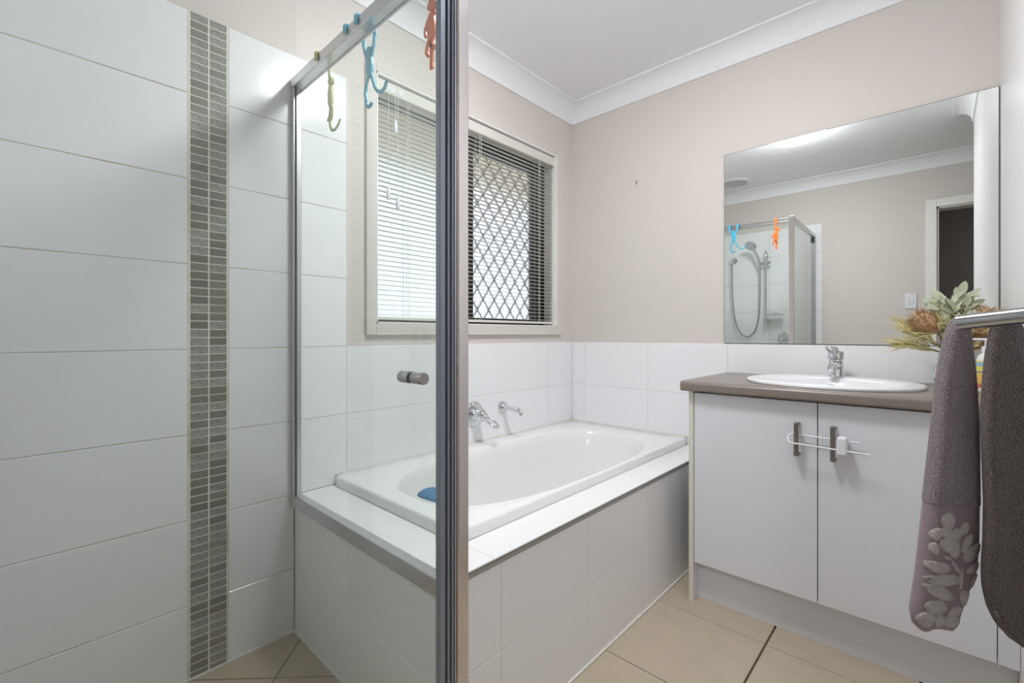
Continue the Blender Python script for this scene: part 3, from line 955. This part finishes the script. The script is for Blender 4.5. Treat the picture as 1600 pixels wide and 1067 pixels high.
# ------------------------------------------------------------------ mirror
mi = thing('wall_mirror', (W, 0.36, 0.98), 'large frameless mirror on the wall above the vanity', 'mirror')
MY0, MY1, MZ0, MZ1 = YR + 0.003, 0.742, 0.976, 1.866
bx(W - 0.0065, W - 0.0005, MY0, MY1, MZ0, MZ1).build('backing', M['mirroredge'], mi)
MB().add([(W - 0.0068, MY0 + 0.0015, MZ0 + 0.0015), (W - 0.0068, MY1 - 0.0015, MZ0 + 0.0015), (W - 0.0068, MY1 - 0.0015, MZ1 - 0.0015), (W - 0.0068, MY0 + 0.0015, MZ1 - 0.0015)], [(0, 1, 2, 3)]).build('silvered_face', M['mirror'], mi, fixn=False)

# hook left in the wall
mb = MB()
mb.cyl((W, 1.196, 1.846), (W - 0.010, 1.196, 1.846), 0.002, 8); mb.tube([(W - 0.004, 1.196, 1.851), (W - 0.004, 1.196, 1.835), (W - 0.010, 1.196, 1.831), (W - 0.013, 1.196, 1.837)], 0.0018, 8)
tag(mb.build('picture_hook', M['brass'], None), 'tiny brass picture hook in the bare beige wall', 'hook')

# ------------------------------------------------------------------ jar with dried flowers
jx, jy = 2.185, -0.035
jar = thing('glass_jar', (jx, jy, BZ1), 'round clear glass jar holding dried flowers on the benchtop', 'vase')
jo = [(0.030, 0.0), (0.043, 0.006), (0.047, 0.03), (0.044, 0.06), (0.034, 0.078), (0.030, 0.085), (0.032, 0.105), (0.034, 0.108)]
ji = [(r - 0.003, h + (0.006 if h < 0.01 else 0)) for r, h in reversed(jo)]
MB().lathe(jo + ji, (jx, jy, BZ1), 'z', 36, cap1=True).build('jar_body', M['jar'], jar, smooth=True, auto=60)
MB().tube([(jx + 0.0355 * math.cos(2 * math.pi * k / 30), jy + 0.0355 * math.sin(2 * math.pi * k / 30), BZ1 + 0.094) for k in range(31)], 0.0022, 6, False).build('neck_ring', M['jar'], jar, smooth=True)

def leaf(name, material, parent, base, direction, length, width, up=(0, 0, 1), bend=0.15, n=7, power=0.8):
    d = Vector(direction).normalized()
    u = Vector(up)
    s = d.cross(u)
    if s.length < 0.05:
        s = d.cross(Vector((1, 0, 0)))
    s.normalize()
    nn = s.cross(d).normalized()
    L, R, Cn = [], [], []
    for k in range(n + 1):
        t = k / n
        w = width / 2 * (math.sin(math.pi * (0.04 + 0.94 * t)) ** power)
        c = Vector(base) + d * length * t - nn * bend * length * t * t
        L.append(c + s * w + nn * w * 0.25); R.append(c - s * w + nn * w * 0.25); Cn.append(c)
    th = nn * 0.0006
    rings = [[L[k] + th, Cn[k] + th, R[k] + th, R[k] - th, Cn[k] - th, L[k] - th] for k in range(n + 1)]
    return MB().loft(rings, True, True, True).build(name, material, parent, smooth=True, auto=60, fixn=True)

mouth = Vector((jx, jy, BZ1 + 0.10))
def curve(a, b, sag, n=8):
    a, b = Vector(a), Vector(b)
    return [a.lerp(b, k / n) + Vector((0, 0, sag * math.sin(math.pi * k / n))) for k in range(n + 1)]

def banksia(head_at, axis, r, hl, label, seed):
    rnd = random.Random(seed)
    root = thing('banksia_flower', (jx, jy, BZ1 + 0.02), label, 'flower', 'dried banksias in the glass jar')
    ha, ax = Vector(head_at), Vector(axis).normalized()
    MB().tube([Vector((jx + rnd.uniform(-.012, .012), jy + rnd.uniform(-.012, .012), BZ1 + 0.012))] + curve(mouth, ha - ax * hl * 0.4, 0.0, 5), 0.0028, 7).build('stem', M['stemm'], root, smooth=True)
    mb = MB()
    u = ax.orthogonal().normalized(); w = ax.cross(u)
    core_ = []
    for k in range(9):
        t = k / 8
        rad = r * 0.72 * math.sin(math.pi * (0.12 + 0.80 * t)) ** 0.6
        core_.append([ha + ax * hl * (t - 0.5) + (u * math.cos(2 * math.pi * j / 16) + w * math.sin(2 * math.pi * j / 16)) * rad for j in range(16)])
    mb.loft(core_, True, True, True)
    for q in range(420):
        t = rnd.uniform(0.05, 1.0); a = rnd.uniform(0, 2 * math.pi)
        rad = r * 0.66 * math.sin(math.pi * (0.12 + 0.80 * t)) ** 0.6
        rd = (u * math.cos(a) + w * math.sin(a))
        b0 = ha + ax * hl * (t - 0.5) + rd * rad
        d = (rd * 0.75 + ax * 0.62 + Vector((rnd.uniform(-.2, .2), rnd.uniform(-.2, .2), rnd.uniform(-.2, .2)))).normalized()
        tip = b0 + d * r * rnd.uniform(0.38, 0.7)
        s_ = d.orthogonal().normalized() * 0.0012
        s2 = d.cross(s_)
        mb.add([b0 + s_, b0 - s_ * 0.5 + s2, b0 - s_ * 0.5 - s2, tip], [(0, 1, 3), (1, 2, 3), (2, 0, 3)])
    mb.build('flower_head', M['banksia'], root, fixn=False)
    for q in range(9):
        a = 2 * math.pi * q / 9 + rnd.uniform(-.2, .2)
        rd = u * math.cos(a) + w * math.sin(a)
        leaf('leaf', M['leafB'], root, ha - ax * hl * 0.5 + rd * r * 0.35, rd * 0.75 + ax * rnd.uniform(0.3, 0.9), rnd.uniform(0.075, 0.12), 0.010, up=ax, bend=rnd.uniform(-.1, .2), n=5)
    return root
banksia((2.105, 0.030, 1.058), (-0.25, 0.75, 0.62), 0.042, 0.085, 'dried brown banksia flower leaning from the jar towards the basin', 1)
banksia((2.105, -0.108, 1.062), (-0.2, -0.35, 0.9), 0.040, 0.080, 'dried brown banksia flower leaning from the jar towards the side wall', 2)
banksia((2.15, -0.095, 0.995), (-0.5, -0.5, 0.7), 0.030, 0.06, 'small dried brown banksia low in the jar behind the pump bottle', 3)

# eucalyptus branch with broad sage leaves
eu = thing('leafy_branch', (jx, jy, BZ1 + 0.02), 'dried sage green branch with broad rounded leaves standing tallest in the jar', 'branch')
rnd = random.Random(11)
stem_pts = [Vector((jx, jy, BZ1 + 0.015)), mouth, Vector((2.15, -0.045, 1.02)), Vector((2.125, -0.048, 1.09)), Vector((2.115, -0.055, 1.15))]
MB().tube(stem_pts, [0.003, 0.003, 0.0028, 0.0024, 0.0016], 7).build('stem', M['stemm'], eu, smooth=True)
for sy, sz in ((0.045, 1.12), (-0.105, 1.115), (-0.085, 1.145), (0.0, 1.14)):
    MB().tube(curve((2.125, -0.048, 1.06), (2.10, sy * 0.75 - 0.02, sz), 0.005, 5), 0.0016, 6).build('twig', M['stemm'], eu, smooth=True)
spots = []
for k in range(56):
    t = rnd.random()
    base = Vector((2.115 + rnd.uniform(-.02, .02), -0.045 + rnd.uniform(-0.05, 0.05), 1.03 + 0.115 * t))
    d = Vector((rnd.uniform(-0.7, 0.25), (base.y + 0.045) * 14 + rnd.uniform(-0.6, 0.6), rnd.uniform(-0.05, 0.9)))
    leaf('leaf', M['leafA'], eu, base, d, rnd.uniform(0.030, 0.045), rnd.uniform(0.014, 0.020), up=(-1, rnd.uniform(-.3, .3), 0.6), bend=rnd.uniform(-0.1, 0.2), n=6, power=0.7)
leaf('leaf', M['leafA'], eu, (2.105, -0.052, 1.14), (-0.1, -0.28, 1.0), 0.054, 0.024, up=(-1, 0, 0.2), bend=0.05, power=0.6)
leaf('leaf', M['leafA'], eu, (2.105, -0.02, 1.12), (-0.1, 0.45, 0.9), 0.05, 0.018, up=(-1, 0, 0.2), bend=0.05, power=0.6)

# straw sprays of thin leaves
def spray(tip, label, seed, nl=26, ll=(0.05, 0.085)):
    rnd = random.Random(seed)
    root = thing('leaf_spray', (jx, jy, BZ1 + 0.02), label, 'branch', 'thin leaved sprays in the glass jar')
    path = curve(mouth, tip, 0.012, 9)
    MB().tube([Vector((jx, jy + 0.01, BZ1 + 0.014))] + path, [0.0028] * 5 + [0.0022] * 4 + [0.0014, 0.001], 7).build('stem', M['stemm'], root, smooth=True)
    for k in range(nl):
        t = 0.25 + 0.73 * k / nl
        i = int(t * 9); p0 = path[i].lerp(path[min(i + 1, 9)], t * 9 - i)
        ax = (path[min(i + 1, 9)] - path[i]).normalized() if i < 9 else (path[9] - path[8]).normalized()
        s_ = ax.orthogonal().normalized()
        s_ = Matrix.Rotation(rnd.uniform(0, 2 * math.pi), 3, ax) @ s_
        leaf('leaf', M['leafB'], root, p0, ax * 1.0 + s_ * rnd.uniform(0.3, 0.6), rnd.uniform(*ll), 0.009, up=s_, bend=rnd.uniform(-.1, .25), n=4)
spray((2.075, 0.105, 0.985), 'straw green spray of thin leaves drooping from the jar over the basin', 21)
spray((2.09, 0.085, 1.045), 'straw green spray of thin leaves rising beside the banksia and basin', 22)
spray((2.09, -0.02, 1.05), 'short straw green spray of thin leaves upright among the banksias', 23, 18)
spray((2.05, -0.085, 0.985), 'short straw green spray of thin leaves hanging towards the pump bottle', 24, 16, (0.03, 0.055))

# pump bottle
px0, py0 = 2.03, -0.112
pb = thing('pump_bottle', (px0, py0, BZ1), 'white pump soap bottle with a bright fruity label on the benchtop', 'bottle')
MB().lathe([(0.020, 0), (0.0235, 0.003), (0.024, 0.01), (0.024, 0.10), (0.021, 0.112), (0.012, 0.12), (0.012, 0.126), (0.0, 0.126)], (px0, py0, BZ1), 'z', 32, cap1=False).build('bottle_body', M['bottlewhite'], pb, smooth=True, auto=40)
def band(z0, z1, m, a0=0, a1=360, r=0.0245, name='label_band', grow=0.0):
    n = max(4, int(abs(a1 - a0) / 12))
    P = [(px0 + (r + grow) * math.cos(math.radians(a0 + (a1 - a0) * k / n)), py0 + (r + grow) * math.sin(math.radians(a0 + (a1 - a0) * k / n))) for k in range(n + 1)]
    q = [(px0 + (r - 0.001) * math.cos(math.radians(a0 + (a1 - a0) * k / n)), py0 + (r - 0.001) * math.sin(math.radians(a0 + (a1 - a0) * k / n))) for k in range(n + 1)]
    rings = [[(*P[k], BZ1 + z0), (*P[k], BZ1 + z1), (*q[k], BZ1 + z1), (*q[k], BZ1 + z0)] for k in range(n + 1)]
    return MB().loft(rings, True, True, True).build(name, m, lab if lab else pb, smooth=True, auto=40)
lab = None
lab = band(0.012, 0.097, M['lab_y'], name='label')
band(0.081, 0.092, M['lab_b'], 100, 260, grow=0.0004, name='label_print')
band(0.060, 0.064, M['lab_v'], 100, 260, grow=0.0004, name='label_print')
band(0.032, 0.056, M['lab_o'], 100, 150, grow=0.0004, name='label_print')
band(0.034, 0.052, M['lab_b'], 170, 205, grow=0.0005, name='label_print')
band(0.030, 0.038, M['lab_g'], 150, 175, grow=0.0005, name='label_print')
band(0.014, 0.028, M['lab_r'], 100, 260, grow=0.0004, name='label_print')
pp = MB()
pp.lathe([(0.013, 0.124), (0.013, 0.140), (0.006, 0.143), (0.006, 0.158), (0.011, 0.160), (0.011, 0.166), (0.0, 0.167)], (px0, py0, BZ1), 'z', 24, cap1=False)
pp.tube([(px0, py0, BZ1 + 0.163), (px0 - 0.005, py0 + 0.032, BZ1 + 0.163), (px0 - 0.006, py0 + 0.036, BZ1 + 0.158)], 0.0038, 10)
pp.build('pump', M['plastic'], pb, smooth=True, auto=40)

# ------------------------------------------------------------------ towel arms and towels
FW = Vector((math.cos(YAW), math.sin(YAW), 0)); RT = Vector((math.sin(YAW), -math.cos(YAW), 0))
tr = thing('towel_rack', (1.06, YR, 1.03), 'chrome towel rack with two tubular arms on the side wall', 'towel rack')
bx(0.955, 1.185, YR, YR + 0.008, 1.028, 1.084).build('wall_plate', M['chrome'], tr, bevel=0.003)
a0, a1 = Vector((0.986, YR + 0.006, 1.054)), Vector((1.0465, -0.0250, 1.038))
ax = (a1 - a0).normalized()
MB().tube([a0, a1 - ax * 0.0012, a1], [0.0123, 0.0123, 0.0113], 32).build('arm', M['dimmed_chrome'], tr, smooth=True, auto=30)
b0, b1 = Vector((1.145, YR + 0.006, 1.055)), Vector((1.170, -0.0266, 1.040))
MB().tube([b0, b1], 0.008, 24).build('arm', M['chrome'], tr, smooth=True, auto=30)

def interp(tab, z):
    for i in range(len(tab) - 1):
        if tab[i][0] >= z >= tab[i + 1][0]:
            t = (tab[i][0] - z) / (tab[i][0] - tab[i + 1][0])
            return [tab[i][j] + (tab[i + 1][j] - tab[i][j]) * t for j in range(1, len(tab[0]))]
    return list(tab[-1][1:])

class Towel:
    """hanging gathered cloth: rows of (height, left, right, half depth) measured across its own hanging plane"""
    def __init__(self, tab, dist, folds, amp, seed):
        self.tab, self.dist, self.folds, self.amp, self.seed = tab, dist, folds, amp, seed
    def point(self, a, z, grow=0.0):
        l, r, t = interp(self.tab, z)
        c, hw = (l + r) / 2, (r - l) / 2
        ca, sa = math.cos(a), math.sin(a)
        lat = c + (hw + grow) * math.copysign(abs(ca) ** 0.9, ca)
        k = (self.tab[0][0] - z) / (self.tab[0][0] - self.tab[-1][0])
        w = self.amp * min(1, k * 3) * math.sin(self.folds * ca + self.seed + 1.5 * z) * (0.4 + 0.6 * abs(sa))
        dep = self.dist + (t + grow) * math.copysign(abs(sa) ** 0.75, sa) + w
        return FW * dep + RT * lat + Vector((0, 0, z))
    def ring(self, z, n=64, grow=0.0):
        return [self.point(2 * math.pi * j / n, z, grow) for j in range(n)]

def rows(px, dist, depth):
    out = []
    for (v, ul, ur), t in zip(px, depth):
        out.append((EYE - (v - 522) / 717 * dist, (ul - 800) / 717 * dist, (ur - 800) / 717 * dist, t))
    return out
# mauve hand towel
dA = 0.85
pxA = [(495, 1492, 1506), (500, 1488, 1508), (520, 1481, 1512), (560, 1473, 1514), (600, 1466, 1517), (650, 1462, 1518), (700, 1456, 1519), (780, 1446, 1520), (850, 1437, 1520), (890, 1432, 1516), (925, 1426, 1503), (955, 1421, 1494), (972, 1424, 1491), (982, 1434, 1487)]
dpA = [0.004, 0.012, 0.016, 0.020, 0.022, 0.024, 0.026, 0.028, 0.028, 0.027, 0.025, 0.023, 0.019, 0.010]
ta = Towel(rows(pxA, dA, dpA), dA, 2.6, 0.007, 0.6)
zt, zb = ta.tab[0][0], ta.tab[-1][0]
zband = EYE - (783 - 522) / 717 * dA
tw = thing('hand_towel', FW * dA + RT * 0.79 + Vector((0, 0, zb)), 'mauve grey hand towel with pale floral band hanging from the chrome rack', 'towel', 'towels on the rack')
zs_ = [zt + (zband - zt) * k / 26 for k in range(27)]
MB().loft([ta.ring(z) for z in zs_], True, True, False).build('terry_cloth', M['towelA'], tw, smooth=True)
zs_ = [zband + 0.002 + (zb - zband - 0.002) * k / 20 for k in range(21)]
MB().loft([ta.ring(z, grow=-0.0012) for z in zs_], True, False, True).build('woven_band', M['towelAflat'], tw, smooth=True)
# raised flowers and leaves of the band, laid on the cloth surface
def motif(mb, shapes):
    for (u, v, a_, b_, rot) in shapes:
        n = 18
        def P(r, th, g):
            uu = u + (a_ * r * math.cos(th) * math.cos(rot) - b_ * r * math.sin(th) * math.sin(rot))
            vv = v + (a_ * r * math.cos(th) * math.sin(rot) + b_ * r * math.sin(th) * math.cos(rot))
            z = min(max(EYE - (vv - 522) / 717 * dA, zb + 0.002), zt)
            l, r_, t = interp(ta.tab, z)
            cc = ((uu - 800) / 717 * dA - (l + r_) / 2) / ((r_ - l) / 2)
            cc = max(-0.985, min(0.985, cc))
            ang = -math.acos(math.copysign(abs(cc) ** (1 / 0.9), cc))
            return ta.point(ang, z, g)
        rings = [[P(1.0, 2 * math.pi * j / n, -0.0015) for j in range(n)], [P(0.98, 2 * math.pi * j / n, 0.0005) for j in range(n)], [P(0.6, 2 * math.pi * j / n, 0.0009) for j in range(n)], [P(0.05, 2 * math.pi * j / n, 0.0010) for j in range(n)]]
        mb.loft(rings, True, False, True)
R_ = math.radians
k5 = 120 / 610
def q(x, y): return (1410 + x * k5, 780 + y * k5)
shapes = []
for (x, y, a_, b_, rot) in [(275, 135, 62, 55, 80), (265, 225, 55, 42, 20), (340, 245, 50, 40, -60), (190, 240, 30, 48, 20), (290, 325, 90, 55, 15), (330, 370, 55, 40, 100), (175, 350, 26, 45, 0),
                            (405, 200, 58, 28, -62), (425, 310, 75, 24, -65), (465, 380, 85, 36, -52), (480, 500, 60, 24, -38),
                            (270, 420, 38, 12, 20), (340, 490, 62, 12, 55), (385, 590, 80, 11, 92), (205, 495, 90, 42, 10), (250, 597, 130, 46, 2), (220, 695, 120, 46, 24), (195, 810, 90, 58, 8),
                            (425, 740, 60, 38, 78), (350, 850, 55, 28, -40), (128, 905, 62, 62, 30), (235, 925, 62, 36, 70), (330, 930, 55, 48, 0), (500, 610, 60, 24, 100)]:
    u_, v_ = q(x, y)
    shapes.append((u_, v_, a_ * k5 * 1.08, b_ * k5 * 1.12, R_(rot)))
mb = MB(); motif(mb, shapes)
mb.build('floral_motif', M['motif'], tw, smooth=True)
# charcoal towel
dB = 0.80
pxB = [(499, 1556, 1592), (506, 1552, 1594), (530, 1548, 1599), (560, 1544, 1606), (600, 1541, 1618), (660, 1539, 1630), (730, 1541, 1638), (790, 1543, 1641), (850, 1541, 1643), (890, 1538, 1643), (920, 1539, 1643), (950, 1546, 1643), (975, 1558, 1643), (990, 1571, 1643), (1003, 1590, 1641), (1014, 1606, 1638)]
dpB = [0.004, 0.011, 0.015, 0.018, 0.020, 0.022, 0.022, 0.022, 0.022, 0.022, 0.022, 0.021, 0.020, 0.018, 0.014, 0.008]
tb = Towel(rows(pxB, dB, dpB), dB, 3.4, 0.006, 2.2)
tw2 = thing('hand_towel', FW * dB + RT * 0.88 + Vector((0, 0, tb.tab[-1][0])), 'dark charcoal brown hand towel hanging closest to the side wall', 'towel', 'towels on the rack')
z0_, z1_ = tb.tab[0][0], tb.tab[-1][0]
MB().loft([tb.ring(z0_ + (z1_ - z0_) * k / 48) for k in range(49)], True, True, True).build('terry_cloth', M['towelB'], tw2, smooth=True)
# flat hem along its slanted lower edge
hp = []
for (v, ul, ur), t in list(zip(pxB, dpB))[11:]:
    z = EYE - (v - 522) / 717 * dB
    hp.append(tb.point(-math.pi * 0.93, z, 0.0005))
MB().tube(hp, 0.005, 8, squash=0.6).build('hem', M['hem'], tw2, smooth=True)

# ------------------------------------------------------------------ ceiling lamp, added hall fill light and fan
def ceiling_light(lx, ly, label, glow, ZC=ZC):
    la = thing('ceiling_light', (lx, ly, ZC), label, 'ceiling light')
    MB().lathe([(0.165, 0), (0.178, 0.003), (0.178, 0.022), (0.172, 0.024), (0.10, 0.018)], (lx, ly, ZC), 'z-', 40).build('base', M['plastic'], la, smooth=True, auto=40)
    dm = [(0.168 * math.cos(math.pi / 2 * k / 10) if k < 10 else 0.002, 0.026 + 0.055 * math.sin(math.pi / 2 * k / 10)) for k in range(11)]
    MB().lathe([(0.165, 0.022)] + dm, (lx, ly, ZC), 'z-', 48).build('diffuser', glow, la, smooth=True)
    for a in (30, 150, 270):
        ca, sa = math.cos(math.radians(a)), math.sin(math.radians(a))
        MB().tube([(lx + 0.17 * ca, ly + 0.17 * sa, ZC - 0.012), (lx + 0.181 * ca, ly + 0.181 * sa, ZC - 0.016), (lx + 0.181 * ca, ly + 0.181 * sa, ZC - 0.040), (lx + 0.168 * ca, ly + 0.168 * sa, ZC - 0.047)], 0.005, 8).build('clip', M['handle'], la, smooth=True)
ceiling_light(1.055, 0.690, 'round white glass ceiling light glowing in the middle of the ceiling', M['lampglass'])
ceiling_light(-0.95, -1.05, 'round white fill light added unseen in the hall outside the doorway', M['fillglass_hall'], 2.4)  # added and out of view: supplies fill light from behind the camera
fxc, fyc = 0.20, 1.335
fn = thing('exhaust_fan', (fxc, fyc, ZC), 'round white exhaust fan grille in the ceiling above the shower', 'exhaust fan')
MB().lathe([(0.135, 0), (0.135, 0.006), (0.118, 0.014), (0.108, 0.012), (0.108, 0.0)], (fxc, fyc, ZC), 'z-', 48, cap0=False, cap1=False).build('rim', M['plastic'], fn, smooth=True, auto=40)
MB().lathe([(0.0, 0.002), (0.108, 0.002), (0.108, 0.003), (0.0, 0.003)], (fxc, fyc, ZC), 'z-', 40, cap0=False, cap1=False).build('dark_opening', M['fan'], fn)
for k in range(-5, 6):
    w_ = math.sqrt(max(0.108 ** 2 - (k * 0.018) ** 2, 0)) - 0.002
    bx(fxc + k * 0.018 - 0.0025, fxc + k * 0.018 + 0.0025, fyc - w_, fyc + w_, ZC - 0.010, ZC - 0.004).build('louvre', M['plastic'], fn)

# light switch on the doorway wall
sw = thing('light_switch', (XL, 0.152, 1.275), 'white double light switch on the wall beside the doorway', 'light switch')
bx(XL, XL + 0.009, 0.118, 0.188, 1.217, 1.332).build('plate', M['plastic'], sw, bevel=0.003)
for yy in (0.141, 0.165):
    bx(XL + 0.008, XL + 0.013, yy - 0.007, yy + 0.007, 1.262, 1.286).build('rocker', M['plastic'], sw, bevel=0.002)

# ------------------------------------------------------------------ shower fittings on the side wall (seen in the mirror)
SX = XL + TT
rl = thing('shower_rail', (SX, 1.156, 1.12), 'chrome shower slide rail with soap dish on the tiled shower wall', 'shower rail')
MB().cyl((SX + 0.055, 1.156, 1.12), (SX + 0.055, 1.156, 1.75), 0.0095, 18).build('rail', M['chrome'], rl, smooth=True, auto=40)
for z, s in ((1.735, 1), (1.135, -1)):
    mb = MB()
    mb.lathe([(0.018, -0.03), (0.021, -0.01), (0.016, 0.02), (0.004, 0.055)] if s > 0 else [(0.004, -0.055), (0.016, -0.02), (0.021, 0.01), (0.018, 0.03)], (SX + 0.05, 1.156, z), 'z', 20)
    mb.cyl((SX, 1.156, z), (SX + 0.05, 1.156, z), 0.014, 16)
    mb.build('end_bracket', M['chrome'], rl, smooth=True, auto=50)
mb = MB(); mb.cyl((SX + 0.055, 1.115, 1.672), (SX + 0.055, 1.20, 1.672), 0.014, 18); mb.lathe([(0.018, -0.022), (0.018, 0.022)], (SX + 0.055, 1.156, 1.672), 'z', 20)
mb.build('slider', M['chrome'], rl, smooth=True, auto=50)
mb = MB(); mb.prism([(SX + 0.045, 1.145), (SX + 0.12, 1.145), (SX + 0.12, 1.01), (SX + 0.045, 1.01)], 1.186, 1.192, 'xy')
mb.tube([(SX + 0.045, 1.145, 1.198), (SX + 0.12, 1.145, 1.198), (SX + 0.12, 1.01, 1.198), (SX + 0.045, 1.01, 1.198), (SX + 0.045, 1.145, 1.198)], 0.007, 8)
mb.build('soap_dish', M['chrome'], rl)
tag(MB().lathe([(0.0, 0.0), (0.026, 0.0), (0.032, 0.008), (0.028, 0.018), (0.0, 0.022)], (SX + 0.085, 1.07, 1.1925), 'z', 24, cap0=False, cap1=False).build('soap_bar', M['soap'], None, smooth=True), 'pale orange bar of soap in the shower soap dish', 'soap')
hs = thing('hand_shower', (SX + 0.09, 1.21, 1.66), 'chrome hand shower clipped high on the slide rail', 'shower head')
MB().tube([(SX + 0.075, 1.20, 1.645), (SX + 0.09, 1.207, 1.70), (SX + 0.105, 1.228, 1.77), (SX + 0.12, 1.248, 1.815)], [0.011, 0.013, 0.013, 0.016], 16).build('shower_handle', M['chrome'], hs, smooth=True, auto=60)
hn = Vector((0.62, 0.18, -0.77)).normalized()
hc = Vector((SX + 0.135, 1.262, 1.832))
MB().tube([hc - hn * 0.024, hc - hn * 0.012, hc, hc + hn * 0.008], [0.016, 0.042, 0.053, 0.050], 28).build('spray_head', M['chrome'], hs, smooth=True, auto=50)
hz = [Vector((SX + 0.055, 1.447, 1.70)), Vector((SX + 0.055, 1.447, 1.60)), Vector((SX + 0.05, 1.445, 1.40)), Vector((SX + 0.045, 1.43, 1.20)), Vector((SX + 0.04, 1.395, 1.06)), Vector((SX + 0.04, 1.345, 1.00)), Vector((SX + 0.04, 1.295, 1.00)), Vector((SX + 0.045, 1.245, 1.06)), Vector((SX + 0.05, 1.212, 1.20)), Vector((SX + 0.06, 1.202, 1.40)), Vector((SX + 0.07, 1.20, 1.64))]
hz2 = []
for i in range(len(hz) - 1):                      # Catmull-Rom smoothing
    p0, p1, p2, p3 = hz[max(i - 1, 0)], hz[i], hz[i + 1], hz[min(i + 2, len(hz) - 1)]
    for k in range(6):
        t = k / 6
        hz2.append(0.5 * ((2 * p1) + (p2 - p0) * t + (2 * p0 - 5 * p1 + 4 * p2 - p3) * t * t + (3 * p1 - p0 - 3 * p2 + p3) * t ** 3))
hz2.append(hz[-1])
ho = thing('shower_hose', (SX, 1.447, 1.0), 'ribbed steel shower hose looping down from its wall elbow', 'shower hose')
MB().tube(hz2, 0.0068, 10).build('hose', M['hose'], ho, smooth=True)
mb = MB(); mb.lathe([(0.030, 0), (0.030, 0.008), (0.022, 0.014), (0.016, 0.05), (0.0, 0.062)], (SX, 1.447, 1.728), 'x+', 28, cap1=False)
mb.cyl((SX + 0.05, 1.447, 1.735), (SX + 0.055, 1.447, 1.69), 0.011, 16)
mb.build('wall_elbow', M['chrome'], ho, smooth=True, auto=50)
sm = thing('shower_mixer', (SX, 1.01, 0.98), 'round chrome shower mixer low on the tiled shower wall', 'mixer tap')
MB().lathe([(0.062, 0), (0.062, 0.004), (0.055, 0.009), (0.028, 0.012), (0.0, 0.012)], (SX, 1.01, 0.977), 'x+', 40, cap1=False).build('wall_plate', M['chrome'], sm, smooth=True, auto=50)
MB().lathe([(0.027, 0.008), (0.027, 0.055), (0.02, 0.066), (0.0, 0.068)], (SX, 1.01, 0.977), 'x+', 32, cap1=False).build('body', M['chrome'], sm, smooth=True, auto=40)
o0 = Vector((SX + 0.055, 1.01, 0.977)); hd = Vector((0.75, -0.1, -0.65)).normalized(); side = Vector((0, 1, 0))
lv = MB()
lv.tube([o0 + hd * (0.055 - 0.036 * math.cos(2 * math.pi * k / 24)) + side * 0.02 * math.sin(2 * math.pi * k / 24) for k in range(25)], 0.0055, 10, False)
lv.tube([o0, o0 + hd * 0.026], [0.02, 0.012], 14)
lv.build('lever', M['chrome'], sm, smooth=True, auto=60)
